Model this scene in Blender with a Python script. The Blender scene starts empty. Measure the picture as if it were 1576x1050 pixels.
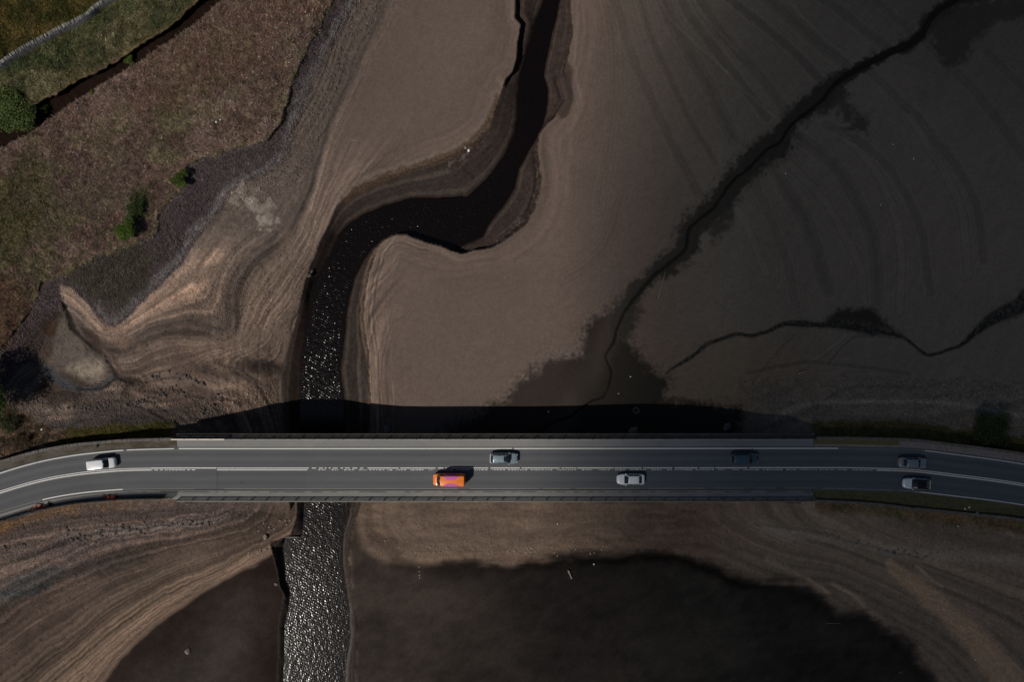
import bpy, bmesh, math, random
import numpy as np
from mathutils import Vector, Matrix
random.seed(7); rng = np.random.default_rng(7)
SC = bpy.context.scene
COL = SC.collection

# ------------------------------------------------------------------ camera, sky, sun, exposure
ZC = 118.0            # drone height above the bridge deck (deck surface is z = 0)
F = 1050.0            # focal length in photo pixels (24 mm equivalent)
cam_d = bpy.data.cameras.new("camera"); cam = bpy.data.objects.new("camera", cam_d); COL.objects.link(cam)
cam.location = (0, 0, ZC); cam.rotation_euler = (0, 0, 0)
cam_d.sensor_width = 36.0; cam_d.lens = F/1576*36.0; cam_d.clip_end = 6000; cam_d.clip_start = 1
SC.camera = cam
SX, SY = -0.66, -0.57                      # horizontal run of the sun vector per metre of height
sun_v = Vector((SX, SY, 1)).normalized()
SUN_EL = math.asin(sun_v.z)
world = bpy.data.worlds.new("World"); SC.world = world; world.use_nodes = True
wn = world.node_tree; wn.nodes.clear()
sky = wn.nodes.new("ShaderNodeTexSky"); sky.sky_type = 'NISHITA'; sky.sun_disc = False
sky.sun_elevation = SUN_EL; sky.sun_rotation = math.atan2(SX, SY); sky.altitude = 300
bg = wn.nodes.new("ShaderNodeBackground"); bg.inputs[1].default_value = 0.037
wo = wn.nodes.new("ShaderNodeOutputWorld")
wn.links.new(sky.outputs[0], bg.inputs[0]); wn.links.new(bg.outputs[0], wo.inputs[0])
sd = bpy.data.lights.new("sun", 'SUN'); sd.energy = 4.4; sd.angle = math.radians(0.5); sd.color = (1.0, 0.94, 0.87)
so = bpy.data.objects.new("sun", sd); COL.objects.link(so); so.location = sun_v*300
so.rotation_euler = sun_v.to_track_quat('Z', 'Y').to_euler()
SC.view_settings.view_transform = 'Standard'; SC.view_settings.look = 'None'
SC.view_settings.exposure = -0.62; SC.view_settings.gamma = 1
SC.cycles.use_denoising = True
SC.cycles.volume_bounces = 1
SC.cycles.max_bounces = 6

# ------------------------------------------------------------------ helpers
def s2l(c):
    c = np.asarray(c, float)/255.0
    return np.where(c <= 0.04045, c/12.92, ((c+0.055)/1.055)**2.4)
LIT = np.array([0.74, 0.715, 0.70])        # how a white card in the sun records at this exposure
SHD = np.array([0.108, 0.112, 0.128])      # the same card in the cloud's shade
def A(r, g, b): return s2l((r, g, b))/LIT          # base colour from the sunlit look
def S(r, g, b): return s2l((r, g, b))/SHD          # base colour from the look under the cloud
def L2(c): return tuple(float(x) for x in c)+(1.0,)

def tag(o, label=None, cat=None, group=None, kind=None):
    if label: o["label"] = label
    if cat: o["category"] = cat
    if group: o["group"] = group
    if kind: o["kind"] = kind
    return o
def empty(name, loc=(0, 0, 0), rz=0):
    o = bpy.data.objects.new(name, None); COL.objects.link(o); o.location = loc; o.rotation_euler = (0, 0, rz)
    o.empty_display_size = 0.3
    return o
def link(name, me, mat=None, parent=None, smooth=False):
    o = bpy.data.objects.new(name, me); COL.objects.link(o)
    if mat: me.materials.append(mat)
    if parent: o.parent = parent
    if smooth:
        me.polygons.foreach_set("use_smooth", [True]*len(me.polygons))
    return o
def frombm(name, bm, mat=None, parent=None, smooth=False):
    me = bpy.data.meshes.new(name); bm.normal_update(); bm.to_mesh(me); bm.free()
    return link(name, me, mat, parent, smooth)
def frompy(name, vs, fs, mat=None, parent=None, smooth=False):
    me = bpy.data.meshes.new(name); me.from_pydata([tuple(v) for v in vs], [], fs); me.update()
    return link(name, me, mat, parent, smooth)
def fromnp(name, V, faces, mat=None, parent=None, colors=None, smooth=False):
    """V (n,3); faces (m,k)"""
    me = bpy.data.meshes.new(name); n = len(V); m, k = faces.shape
    me.vertices.add(n); me.vertices.foreach_set("co", V.astype(np.float32).ravel())
    me.loops.add(m*k); me.loops.foreach_set("vertex_index", faces.astype(np.int32).ravel())
    me.polygons.add(m); me.polygons.foreach_set("loop_start", np.arange(0, m*k, k, dtype=np.int32))
    me.polygons.foreach_set("loop_total", np.full(m, k, dtype=np.int32))
    if smooth: me.polygons.foreach_set("use_smooth", np.ones(m, dtype=bool))
    me.update(calc_edges=True)
    if colors is not None:
        a = me.color_attributes.new("Col", 'FLOAT_COLOR', 'POINT')
        c4 = np.ones((n, 4), np.float32); c4[:, :3] = colors
        a.data.foreach_set("color", c4.ravel())
    return link(name, me, mat, parent)
def box(bm, x0, x1, y0, y1, z0, z1, bev=0.0):
    vs = [bm.verts.new((x, y, z)) for z in (z0, z1) for y in (y0, y1) for x in (x0, x1)]
    fs = [(0,2,3,1),(4,5,7,6),(0,1,5,4),(2,6,7,3),(1,3,7,5),(0,4,6,2)]
    nf = [bm.faces.new([vs[i] for i in f]) for f in fs]
    if bev > 0:
        es = list({e for f in nf for e in f.edges})
        bmesh.ops.bevel(bm, geom=es, offset=bev, segments=2, affect='EDGES', profile=0.6)

# node materials
def mat_new(name):
    m = bpy.data.materials.new(name); m.use_nodes = True
    nt = m.node_tree; b = nt.nodes["Principled BSDF"]
    return m, nt, b
def N(nt, t, **kw):
    n = nt.nodes.new(t)
    for k, v in kw.items():
        if k.startswith('i_'): n.inputs[int(k[2:])].default_value = v
        else: setattr(n, k, v)
    return n
def simple(name, col, rough=0.6, metal=0.0, var=0.12, scale=3.0, bump=0.0, bscale=20.0, coat=0.0, spec=0.5):
    """procedural surface: colour with a little noise wear"""
    m, nt, b = mat_new(name)
    tc = N(nt, "ShaderNodeTexCoord")
    nz = N(nt, "ShaderNodeTexNoise"); nz.inputs["Scale"].default_value = scale; nz.inputs["Detail"].default_value = 6
    nt.links.new(tc.outputs["Object"], nz.inputs["Vector"])
    cr = N(nt, "ShaderNodeValToRGB"); e = cr.color_ramp.elements
    e[0].position = 0.3; e[1].position = 0.7
    e[0].color = L2(np.array(col)*(1-var)); e[1].color = L2(np.minimum(np.array(col)*(1+var), 1))
    nt.links.new(nz.outputs[0], cr.inputs[0]); nt.links.new(cr.outputs[0], b.inputs["Base Color"])
    b.inputs["Roughness"].default_value = rough; b.inputs["Metallic"].default_value = metal
    b.inputs["Coat Weight"].default_value = coat; b.inputs["Coat Roughness"].default_value = 0.08
    b.inputs["Specular IOR Level"].default_value = spec
    if bump:
        n2 = N(nt, "ShaderNodeTexNoise"); n2.inputs["Scale"].default_value = bscale; n2.inputs["Detail"].default_value = 5
        nt.links.new(tc.outputs["Object"], n2.inputs["Vector"])
        bp = N(nt, "ShaderNodeBump"); bp.inputs["Strength"].default_value = bump; bp.inputs["Distance"].default_value = 0.03
        nt.links.new(n2.outputs[0], bp.inputs["Height"]); nt.links.new(bp.outputs[0], b.inputs["Normal"])
    return m

# numpy noise -------------------------------------------------------
def vnoise(x, y, seed=0):
    xi = np.floor(x).astype(np.int64); yi = np.floor(y).astype(np.int64)
    fx = x-xi; fy = y-yi
    fx = fx*fx*fx*(fx*(fx*6-15)+10); fy = fy*fy*fy*(fy*(fy*6-15)+10)
    def h(a, b):
        n = (a*374761393 + b*668265263 + seed*974634777) & 0x7fffffff
        n = ((n ^ (n >> 13))*1274126177) & 0x7fffffff
        n = (n ^ (n >> 16)) & 0xffff
        return n/65535.0
    a = h(xi, yi); b = h(xi+1, yi); c = h(xi, yi+1); d = h(xi+1, yi+1)
    return (a*(1-fx)+b*fx)*(1-fy)+(c*(1-fx)+d*fx)*fy
def fbm(x, y, sc, octv=4, seed=0, gain=0.5):
    s = 0; a = 1; t = 0
    for o in range(octv):
        s = s+a*(vnoise(x/sc*2**o+17.3*o, y/sc*2**o-9.1*o, seed+o)-0.5); t += a; a *= gain
    return s/t*2          # about -1..1
def noise1(x, seed=0):
    return vnoise(x, np.full_like(x, seed*7.77+0.5), seed)*2-1
def sstep(a, b, x):
    t = np.clip((x-a)/(b-a), 0, 1); return t*t*(3-2*t)

# ------------------------------------------------------------------ ground grid in photo-map coordinates
def axis(lo, hi, step, outs):
    core = np.arange(lo, hi+step, step)
    left = lo-np.cumsum(outs)[::-1]; right = core[-1]+np.cumsum(outs)
    return np.concatenate([left, core, right])
outs = 1.7*1.09**np.arange(1, 79)
UA = axis(-40, 1616, 1.7, outs); VA = axis(-40, 1090, 1.7, outs)
U, V = np.meshgrid(UA, VA); H_, W_ = U.shape

def region(b, m):
    i0 = max(np.searchsorted(VA, b[1]-m)-1, 0); i1 = min(np.searchsorted(VA, b[3]+m)+1, H_)
    j0 = max(np.searchsorted(UA, b[0]-m)-1, 0); j1 = min(np.searchsorted(UA, b[2]+m)+1, W_)
    return slice(i0, i1), slice(j0, j1)
def seg_d2(x, y, p, q):
    dx, dy = q[0]-p[0], q[1]-p[1]; l = dx*dx+dy*dy+1e-9
    t = np.clip(((x-p[0])*dx+(y-p[1])*dy)/l, 0, 1)
    return (x-p[0]-t*dx)**2+(y-p[1]-t*dy)**2, t
def sdf(poly, m=90.0, warp=0.0, wsc=20.0, seed=1):
    """signed distance (negative inside), map pixels; far outside = m"""
    P = np.array(poly, float); b = (P[:,0].min(), P[:,1].min(), P[:,0].max(), P[:,1].max())
    out = np.full(U.shape, float(m)); rs = region(b, m)
    x = U[rs]; y = V[rs]
    if warp:
        x, y = x+warp*fbm(x, y, wsc, 4, seed), y+warp*fbm(x, y, wsc, 4, seed+50)
    d2 = np.full(x.shape, 1e12); ins = np.zeros(x.shape, bool); n = len(P)
    for i in range(n):
        p, q = P[i], P[(i+1) % n]
        dd, _ = seg_d2(x, y, p, q); np.minimum(d2, dd, out=d2)
        c = ((p[1] > y) != (q[1] > y))
        if c.any():
            xi = (q[0]-p[0])*(y-p[1])/((q[1]-p[1]) if q[1] != p[1] else 1e-9)+p[0]
            ins ^= c & (x < xi)
    d = np.sqrt(d2); d = np.where(ins, -d, d)
    out[rs] = np.clip(d, -1e9, m); return out
def pdist(line, m=60.0, warp=0.0, wsc=20.0, seed=3, ret_t=False):
    """distance to polyline of (x, y[, w]); with widths returns distance/width"""
    P = np.array(line, float); b = (P[:,0].min(), P[:,1].min(), P[:,0].max(), P[:,1].max())
    out = np.full(U.shape, float(m)); rs = region(b, m); x = U[rs]; y = V[rs]
    if warp:
        x, y = x+warp*fbm(x, y, wsc, 4, seed), y+warp*fbm(x, y, wsc, 4, seed+50)
    best = np.full(x.shape, 1e9)
    for i in range(len(P)-1):
        dd, t = seg_d2(x, y, P[i], P[i+1]); d = np.sqrt(dd)
        if P.shape[1] > 2: d = d/(P[i,2]*(1-t)+P[i+1,2]*t)
        np.minimum(best, d, out=best)
    out[rs] = np.minimum(best, m); return out
def smooth_line(pts, n=6):
    """Catmull-Rom resample"""
    P = np.array(pts, float); Q = [P[0]]
    E = np.vstack([2*P[0]-P[1], P, 2*P[-1]-P[-2]])
    for i in range(1, len(E)-2):
        for k in range(1, n+1):
            t = k/n
            Q.append(0.5*((2*E[i])+(-E[i-1]+E[i+1])*t+(2*E[i-1]-5*E[i]+4*E[i+1]-E[i+2])*t*t+(-E[i-1]+3*E[i]-3*E[i+1]+E[i+2])*t**3))
    return np.array(Q)

# ---- traced outlines
RW = [(900,-3000),(870,-400),(837,-20),(837,0),(825.5,26),(816,59),(809,82),(801,109),(796,148),(795,181),(791,205),(776,238),(750,274),(720,302),(667,304),(634,304),(594,315),(558,330),(535,345),(522,361),(512,385),(499,408),(484,432),(477,455),(473,490),(467,530),(464,556),(462,612),(461,660),(462,700),(465,740),(467.5,772),(467,797),(465.5,818),(462,825),(438,829),(433,845),(435.5,865),(438,900),(445.7,918),(442.6,944),(437.8,966),(437.8,1007),(436,1050),(434,1100),(425,4000)]
RE = [(545,4000),(530,1100),(531,1050),(533,1020),(539.7,982),(538,937),(533,903),(528.5,871),(527.7,841),(529,821),(533,811),(538,793),(540,772),(538,740),(533,700),(529.7,657),(529.7,612),(526,589),(524,566),(529.7,530),(532,500),(533.5,483),(538,460),(546.7,427),(558,404),(574.7,381),(591,368),(611,359),(627,361),(650,370),(677,377),(694,384),(716,377),(743,364),(753,345),(756,340),(773,320),(792,290),(799,260),(809,241),(825,214),(835,195),(842,172),(844,139),(837,115),(840,99),(847,66),(855,33),(862,0),(862,-20),(900,-400),(950,-3000)]
RIVER = RW+RE
CW = [(800,-3000),(780,-400),(792,-20),(792,26),(801,36),(796,66),(794,92),(789,109),(779,119),(766,152),(753,195),(726,221),(690,241),(644,258),(591,274),(545,290),(518,317),(505,343),(488,380),(476,410),(466,440),(458,480),(449,510),(440,545),(434,580),(432,612),(436,660),(445,700),(452,740),(456,772),(455,800),(447,822),(415,838),(424,870),(429,900),(437,918),(432,945),(428,966),(428,1010),(426,1060),(424,1110),(400,4000)]
CE = [(570,4000),(545,1100),(546,1050),(548,1000),(547,950),(540,900),(536,860),(540,820),(550,790),(556,772),(561,740),(566,700),(569,655),(569,612),(567,581),(566,543),(560,510),(558,477),(565,427),(578,385),(592,365),(611,356),(627,359),(650,368),(677,373),(693,384),(710,391),(730,386),(759,382),(789,363),(809,346),(822,326),(832,297),(834,270),(828,231),(830,204),(855,178),(872,153),(862,122),(875,82),(880,49),(877,0),(877,-20),(930,-400),(1000,-3000)]
CHAN = CW+CE
MOOR = [(-20000,-20000),(1500,-20000),(560,-400),(512,-20),(500,30),(468,80),(447,140),(432,190),(412,214),(370,225),(322,240),(284,255),(274,291),(258,312),(244,331),(238,360),(218,370),(185,382),(152,392),(120,408),(89,423),(64,435),(51,468),(25,504),(8,525),(-40,590),(-300,650),(-20000,700)]
GRAVEL = [(-20000,-20000),(1800,-20000),(620,-400),(560,-20),(551,0),(522,49),(492,105),(459,185),(446,238),(420,262),(400,275),(360,291),(330,341),(305,364),(279,407),(244,443),(203,484),(178,503),(162,503),(142,476),(114,443),(89,437),(100,470),(75,500),(60,540),(40,560),(-40,640),(-300,690),(-20000,740)]
SHORE = [(-20000,-20000),(2200,-20000),(680,-400),(620,-20),(608,0),(565,66),(522,165),(495,247),(476,313),(482,350),(468,420),(456,480),(446,540),(442,600),(448,690),(448,765),(-40,765),(-300,765),(-20000,765)]
DITCH = [(345,-12),(343,0),(307,33),(254,68),(218,94),(178,117),(122,152),(84,178),(36,211),(0,228),(-40,250),(-300,400),(-300,360),(-40,215),(0,195),(40,165),(84,145),(122,122),(162,104),(190,86),(218,66),(266,38),(305,0),(318,-12),(480,-200),(520,-190)]
ESTR = smooth_line([(1640,-90,12),(1520,-30,12),(1469,0,9),(1433,27,8),(1412,59,7),(1385,74,5),(1360,84,4.5),(1314,109,5.5),(1287,127,9),(1255,157,12),(1219,186,11),(1201,218,15),(1178,232,15),(1133,273,14),(1105,314,14),(1064,350,13),(1055,382,13),(1014,418,10),(985,440,9),(969,468,11),(955,500,14)], 3)
ESTRC = smooth_line([(1640,-90,2.5),(1469,0,2.5),(1433,27,2.5),(1412,59,3),(1360,84,3),(1314,109,2.5),(1287,127,2),(1262,157,1.4),(1219,190,1.2),(1201,218,1.2),(1178,232,1.2),(1150,262,1.2),(1133,273,1.2),(1112,300,1.2),(1100,318,1.2),(1075,338,1.2),(1060,356,1.3),(1056,382,1.3),(1030,405,1.3),(1006,425,1.7),(975,461,1.3),(961,483,1.1),(950,508,1.1),(946,525,1.2),(933,547,1.1),(941,570,1.1),(939,592,1.1),(928,610,1.1),(905,620,1.2),(880,640,1.2),(845,655,1.2),(800,690,1.2)], 3)
ESTR2 = smooth_line([(1026,575,1.6),(1040,564,2.2),(1066,548,2.6),(1088,530,3),(1112,521,2.4),(1135,514,2.2),(1157,516,2.6),(1179,511,2.4),(1205,499,3),(1234,498,4.5),(1262,500,3),(1285,500,4),(1318,503,6),(1365,511,3),(1391,520,2),(1409,533,1.8),(1428,546,2),(1450,541,2),(1479,531,2.5),(1504,509,5),(1530,489,9),(1576,468,12),(1640,440,14),(2200,300,14)], 3)
EPATCH = [(1292,478),(1340,474),(1358,487),(1368,503),(1390,517),(1345,516),(1300,505),(1262,500)]
CWET = [(962,463),(940,478),(920,492),(906,512),(895,545),(862,548),(840,556),(812,580),(790,596),(776,618),(760,628),(700,660),(640,690),(640,800),(1150,800),(1136,660),(1138,628),(1040,620),(1022,612),(1030,578),(1010,566),(985,548),(966,522),(975,480)]
SBAS = [(548,790),(556,840),(580,860),(640,868),(700,868),(740,866),(790,872),(826,864),(880,858),(960,856),(1010,852),(1060,858),(1090,868),(1130,890),(1175,903),(1195,899),(1240,908),(1268,928),(1290,945),(1330,948),(1362,972),(1400,1005),(1430,1045),(1480,1120),(1700,1700),(1700,5000),(540,5000),(542,1100),(546,1000),(540,900),(538,840)]
SWBAS = [(452,826),(420,852),(395,868),(345,893),(300,918),(255,950),(215,984),(185,1012),(160,1050),(110,1110),(-200,1700),(-200,4000),(436,4000),(436,1050),(440,930),(432,870),(440,830)]

ESTR[:, 2] *= 1.18; ESTRC[:, 2] *= np.where(ESTRC[:, 0] > 940, 1.9, 1.35); ESTR2[:, 2] *= 1.15
# ---- road centre line and offsets (map px at deck level)
RC = smooth_line([(-500,1010),(-350,912),(-200,832),(-100,791),(0,757.5),(63,739.5),(115,730),(160,725.2),(200,722.6),(270,721.8),(400,721.8),(900,721.6),(1200,721.3),(1300,721.4),(1340,722.2),(1406,724.5),(1475,732.5),(1527,739),(1576,746.5),(1680,764),(1850,800),(2050,855),(2300,935)], 5)
def road_sd(x, y, lo=-400, hi=2200):
    best = np.full(x.shape, 1e12); sg = np.zeros(x.shape)
    for i in range(len(RC)-1):
        p, q = RC[i], RC[i+1]
        d, t = seg_d2(x, y, p, q); cr = (q[0]-p[0])*(y-p[1])-(q[1]-p[1])*(x-p[0])
        m = d < best; best = np.where(m, d, best); sg = np.where(m, np.sign(cr), sg)
    return np.sqrt(best)*sg        # positive = south side of the road
# ------------------------------------------------------------------ terrain heights
WL = -9.3                                  # river surface
CP = [(0,0,3.5),(150,0,2.6),(300,100,1.2),(450,0,0),(0,200,1.5),(150,250,0),(0,400,.3),(100,400,-.8),(400,180,-.9),(480,50,-1.1),(330,230,-1.3),(200,350,-1.4),(-120,-120,6),(-200,400,3),(-200,650,1),(0,560,-2.2),
(530,30,-3.3),(440,240,-3.6),(335,325,-3.6),(250,420,-3.7),(180,500,-4),(90,445,-2.2),(60,520,-3.2),
(560,100,-5.4),(500,250,-5.8),(470,370,-6.9),(400,330,-5),(400,420,-5.8),(435,470,-7.5),(280,500,-4.7),(330,560,-5.2),(150,560,-4.2),(70,570,-3.7),(100,620,-3.2),(50,660,-2.4),(180,650,-2.2),(250,610,-4),(330,640,-4.6),(400,560,-7),(425,560,-7.9),(425,620,-8),(432,700,-8.2),(300,690,-3),
(650,50,-6.7),(760,50,-7),(600,200,-6.9),(700,200,-7.2),(560,290,-7),(900,60,-7.1),(900,300,-7.3),(700,450,-7.2),(620,580,-7.2),(800,560,-7.4),(1000,500,-7.7),(900,640,-7.6),(700,700,-7.5),(1000,700,-7.6),
(1050,100,-7.2),(1200,60,-6.8),(1400,100,-6.3),(1600,100,-5.8),(1300,300,-6.8),(1500,350,-6.2),(1576,500,-5.9),(1350,450,-6.9),(1150,500,-7.4),(1130,600,-7.3),(1200,600,-6.4),(1400,590,-5),(1576,590,-4.2),(1180,640,-5),(1300,640,-3.8),(1576,640,-2.8),(1180,700,-5),
(0,830,-1.3),(120,800,-1.4),(220,800,-2.2),(300,800,-3.4),(380,800,-5.5),(430,800,-7.4),(0,930,-2.8),(150,900,-4),(300,870,-6),(20,1040,-5),(130,1000,-6.4),(260,970,-8),(360,930,-8),(360,1040,-8.5),(200,1080,-8.3),(420,1040,-8.5),(100,1300,-8.7),
(580,800,-7.6),(660,800,-6.6),(800,790,-6.3),(1000,790,-6),(1150,790,-4.8),(1260,790,-3.2),(1400,810,-2),(1576,830,-1.5),(660,865,-7.8),(900,862,-7.7),(1100,890,-7.8),(800,1000,-8.4),(1200,1000,-8.5),(1280,910,-7.2),(1400,900,-4.9),(1576,900,-3),(1420,980,-7.2),(1520,980,-5.6),(1576,1060,-6),(600,1000,-8.4),(1400,1200,-8.6),(800,1400,-8.8),(1800,1100,-3.5),(1850,400,-4),(1850,0,-4),(1000,-300,-7),(1500,-300,-5.5),(700,-300,-6),(500,-300,-1.5)]
CPA = np.array(CP, float)
def tps_fit(P, lam=25.0):
    n = len(P); X = P[:, :2]/100
    d2 = ((X[:,None]-X[None])**2).sum(-1); K = d2*np.log(d2+1e-12)*0.5 + np.eye(n)*lam/1000
    Pm = np.c_[np.ones(n), X]; M = np.zeros((n+3, n+3)); M[:n,:n] = K; M[:n,n:] = Pm; M[n:,:n] = Pm.T
    return X, np.linalg.solve(M, np.r_[P[:,2], 0, 0, 0])
TX, TW = tps_fit(CPA)
def tps(x, y):
    x = np.clip(x, -260, 1860)/100; y = np.clip(y, -300, 1350)/100; s = TW[-3]+TW[-2]*x+TW[-1]*y
    for i in range(len(TX)):
        d2 = (x-TX[i,0])**2+(y-TX[i,1])**2; s = s+TW[i]*d2*np.log(d2+1e-12)*0.5
    return s
print("tps"); 
xs = np.clip(U + 7*fbm(U, V, 120, 3, 11), -260, 1860); ys = V + 7*fbm(U, V, 120, 3, 12)
hb = tps(xs, ys)
dM = sdf(MOOR, 90, 5, 22, 2); dG = sdf(GRAVEL, 120, 4, 25, 4); dS = sdf(SHORE, 120, 9, 70, 6)
dR = sdf(RIVER, 130, 1.1, 12, 8); dC = sdf(CHAN, 130, 1.6, 14, 9)
dSB = sdf(SBAS, 140, 5, 30, 14); dSW = sdf(SWBAS, 90, 4, 40, 15); dCW = sdf(CWET, 120, 9, 26, 16); dD = sdf(DITCH, 60, 3, 10, 17)
# basins stay above the river
hb = np.maximum(hb, WL+0.55+0.0*hb)
# cliffs: where the channel's outer edge breaks off sharply
CL1 = pdist([(611,356),(650,368),(677,373),(693,384),(710,391),(730,386),(759,382),(789,363),(809,346),(822,326),(832,297),(834,270),(828,231),(830,204),(855,178),(872,153),(862,122)], 30)
CL2 = pdist([(792,-40),(792,26),(801,36),(796,66),(794,92),(789,109),(779,119)], 30)
cliff = np.maximum(1-sstep(4, 16, CL1), 1-sstep(4, 16, CL2))
t = np.clip(dR/np.maximum(dR-dC, 1e-3), 0, 1)
inch = (dC < 0) & (dR > 0)
f_soft = t**0.85; f_cl = 0.32*t + 0.68*sstep(0.78, 0.97, t)
f = f_soft*(1-cliff)+f_cl*cliff
h = np.where(inch, WL+(hb-WL)*f, hb)
h = np.where(dR <= 0, WL-0.02-np.minimum(-dR*0.06, 1.2), h)
nearch = np.clip(1-dC/60, 0, 1)*(dC > 0)
h = h-0.5*nearch**2*(1-cliff)*np.clip((hb-WL)/2, 0, 1)
# small streams cut the mud
dE = pdist(ESTRC, 20, 1.5, 10, 20); dE2 = pdist(ESTR2, 20, 1.2, 10, 21); dEw = pdist(ESTR, 20, 10, 11, 22)
h -= 0.28*np.clip(1.5-dE, 0, 1.2)+0.25*np.clip(1.3-dE2, 0, 1)
# shore gully and ditch
dGu = pdist(smooth_line([(97,466,2),(104,480,4),(110,498,5),(120,512,3.5),(132,524,3),(148,536,4),(162,547,3.5),(172,562,3),(180,575,3),(190,584,4),(206,586,7),(218,588,3)],3), 20, 2.2, 10, 23)
h -= 0.22*np.clip(1.5-dGu, 0, 1)
h = np.where(dD < 0, h-1.5*sstep(0, 4.5, -dD), h)
# moor edge: a crumbling turf bank above the gravel
bank = sstep(3, -2, dM); h += (0.32+.3*np.clip(fbm(U, V, 30, 3, 231), 0, 1))*bank*(1-sstep(-30, -90, dM))
h += np.where(dM < 0, 0.16*fbm(U, V, 9, 4, 31)+0.35*fbm(U, V, 60, 3, 32), 0)
# beach ridges / strata
hs = h.copy()
shore = 1-sstep(-10, 30, dS)
shoreS = sstep(752, 785, V)*sstep(3, 30, dSB)*sstep(2, 25, dSW)*(dC > 0)     # the dry shores south of the bridge
shoreE = sstep(545, 600, V)*(V < 700)*sstep(1120, 1200, U)
rel = np.clip(shore*(dM > 0)+shoreS+shoreE, 0, 1)
h += rel*(0.05*noise1(hs*6, 1)+0.03*noise1(hs*15, 2))+rel*0.08*fbm(U, V, 14, 4, 33)+rel*0.05*fbm(U, V, 4, 2, 34)
h += (1-rel)*(dM > 0)*0.02*fbm(U, V, 20, 3, 35)
# road embankments (approaches only) and abutments
RSD = road_sd(U, V); ar = np.abs(RSD)
appr = np.maximum(1-sstep(262, 300, U), sstep(1228, 1262, U))
wN = np.interp(U, [-200, 0, 100, 165, 270, 1250, 1400, 1576, 1900], [44, 45, 42, 41, 45, 46, 46, 44, 44])
wS = np.interp(U, [-200, 0, 100, 165, 270, 1250, 1350, 1400, 1576, 1900], [41, 43, 41, 42, 44, 48, 53, 58, 56, 56])
wid = np.where(RSD < 0, wN, wS)
off = np.maximum(ar-wid, 0)
drop = np.where(RSD < 0, 1.5, np.where(U < 700, 0.4, 0.9))
slope = np.where(RSD < 0, 0.05, np.where(U < 700, 0.06, 0.05))
cone = np.where(RSD < 0, 1, .55)*np.where(U < 760, np.maximum(U-268, 0)*0.062, np.maximum(1248-U, 0)*0.04)
hem = -drop-off*slope-(off/70)**2-cone
cap = -drop*.7+off*.012+cone*0
nearr = 1-sstep(14, 60, off)
hem = np.where((RSD > 0) & (dC < 10) & (U > 300), -30, hem)
ha = np.where(ar > wid, np.maximum(np.minimum(h, cap*nearr+(1-nearr)*50), hem), h)
onroad = (ar <= wid+1) & ((U < 268) | (U > 1250))
ha = np.where(onroad, -0.06, ha)
Z = np.clip(ha, -12, 9)
under = (U > 285) & (U < 1235) & (ar < 52); Z = np.where(under, np.minimum(Z, -2.2), Z)
def px2w(u, v, z): return (u-788)*(ZC-z)/F, -(v-525)*(ZC-z)/F
WX, WY = px2w(U, V, Z)
def ground_z(u, v):
    """height under map pixel, bilinear"""
    u = np.atleast_1d(np.asarray(u, float)); v = np.atleast_1d(np.asarray(v, float))
    j = np.clip(np.searchsorted(UA, u)-1, 0, W_-2); i = np.clip(np.searchsorted(VA, v)-1, 0, H_-2)
    fu = (u-UA[j])/(UA[j+1]-UA[j]); fv = (v-VA[i])/(VA[i+1]-VA[i])
    return (Z[i,j]*(1-fu)+Z[i,j+1]*fu)*(1-fv)+(Z[i+1,j]*(1-fu)+Z[i+1,j+1]*fu)*fv
def at(arr, u, v):
    return arr[np.clip(np.searchsorted(VA, v), 0, H_-1), np.clip(np.searchsorted(UA, u), 0, W_-1)]
def at_px(u, v, dz=0.0):
    z = float(ground_z(u, v)[0]); x, y = px2w(u, v, z); return Vector((x, y, z+dz))


def level_field(lines, ub, vb, lam=8.0):
    """smooth scalar field whose level lines follow the given beach lines"""
    P = []
    for val, pts in lines:
        L = smooth_line(pts, 5); d = np.r_[0, np.cumsum(np.hypot(*(np.diff(L[:, :2], axis=0).T)))]; k = max(int(d[-1]/34), 4); q_ = np.linspace(0, d[-1], k)
        for q1 in q_: P.append((np.interp(q1, d, L[:,0]), np.interp(q1, d, L[:,1]), val))
    P = np.array(P); X, Wt = tps_fit(P, lam); out = np.zeros(U.shape); rs = region((ub[0], vb[0], ub[1], vb[1]), 0)
    x = U[rs]+5*fbm(U[rs], V[rs], 55, 3, 701)+1.5*fbm(U[rs], V[rs], 12, 2, 703); y = V[rs]+5*fbm(U[rs], V[rs], 55, 3, 702)+1.5*fbm(U[rs], V[rs], 12, 2, 704); x, y = x/100, y/100
    r_ = Wt[-3]+Wt[-2]*x+Wt[-1]*y
    for i in range(len(X)):
        d2 = (x-X[i,0])**2+(y-X[i,1])**2; r_ = r_+Wt[i]*d2*np.log(d2+1e-12)*0.5
    out[rs] = r_; return out
def streaks(fld, mask, amp, freqs, seed, tint=(1.06, 1.0, .95), brk=.5):
    global C
    val = np.zeros(U.shape); rs = np.where(mask > .01); f_ = fld[rs]; u_, v_ = U[rs], V[rs]; t_ = 0
    for k, fr in enumerate(freqs):
        n_ = noise1(f_*fr, seed+k); br_ = 1-brk+brk*2*vnoise(u_/(60/(k+1)), v_/(60/(k+1)), seed+20+k); t_ = t_+n_*br_*(.8 if k else 1)
    C[rs] *= np.exp(amp*mask[rs][:, None]*t_[:, None]*np.array(tint))
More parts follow.
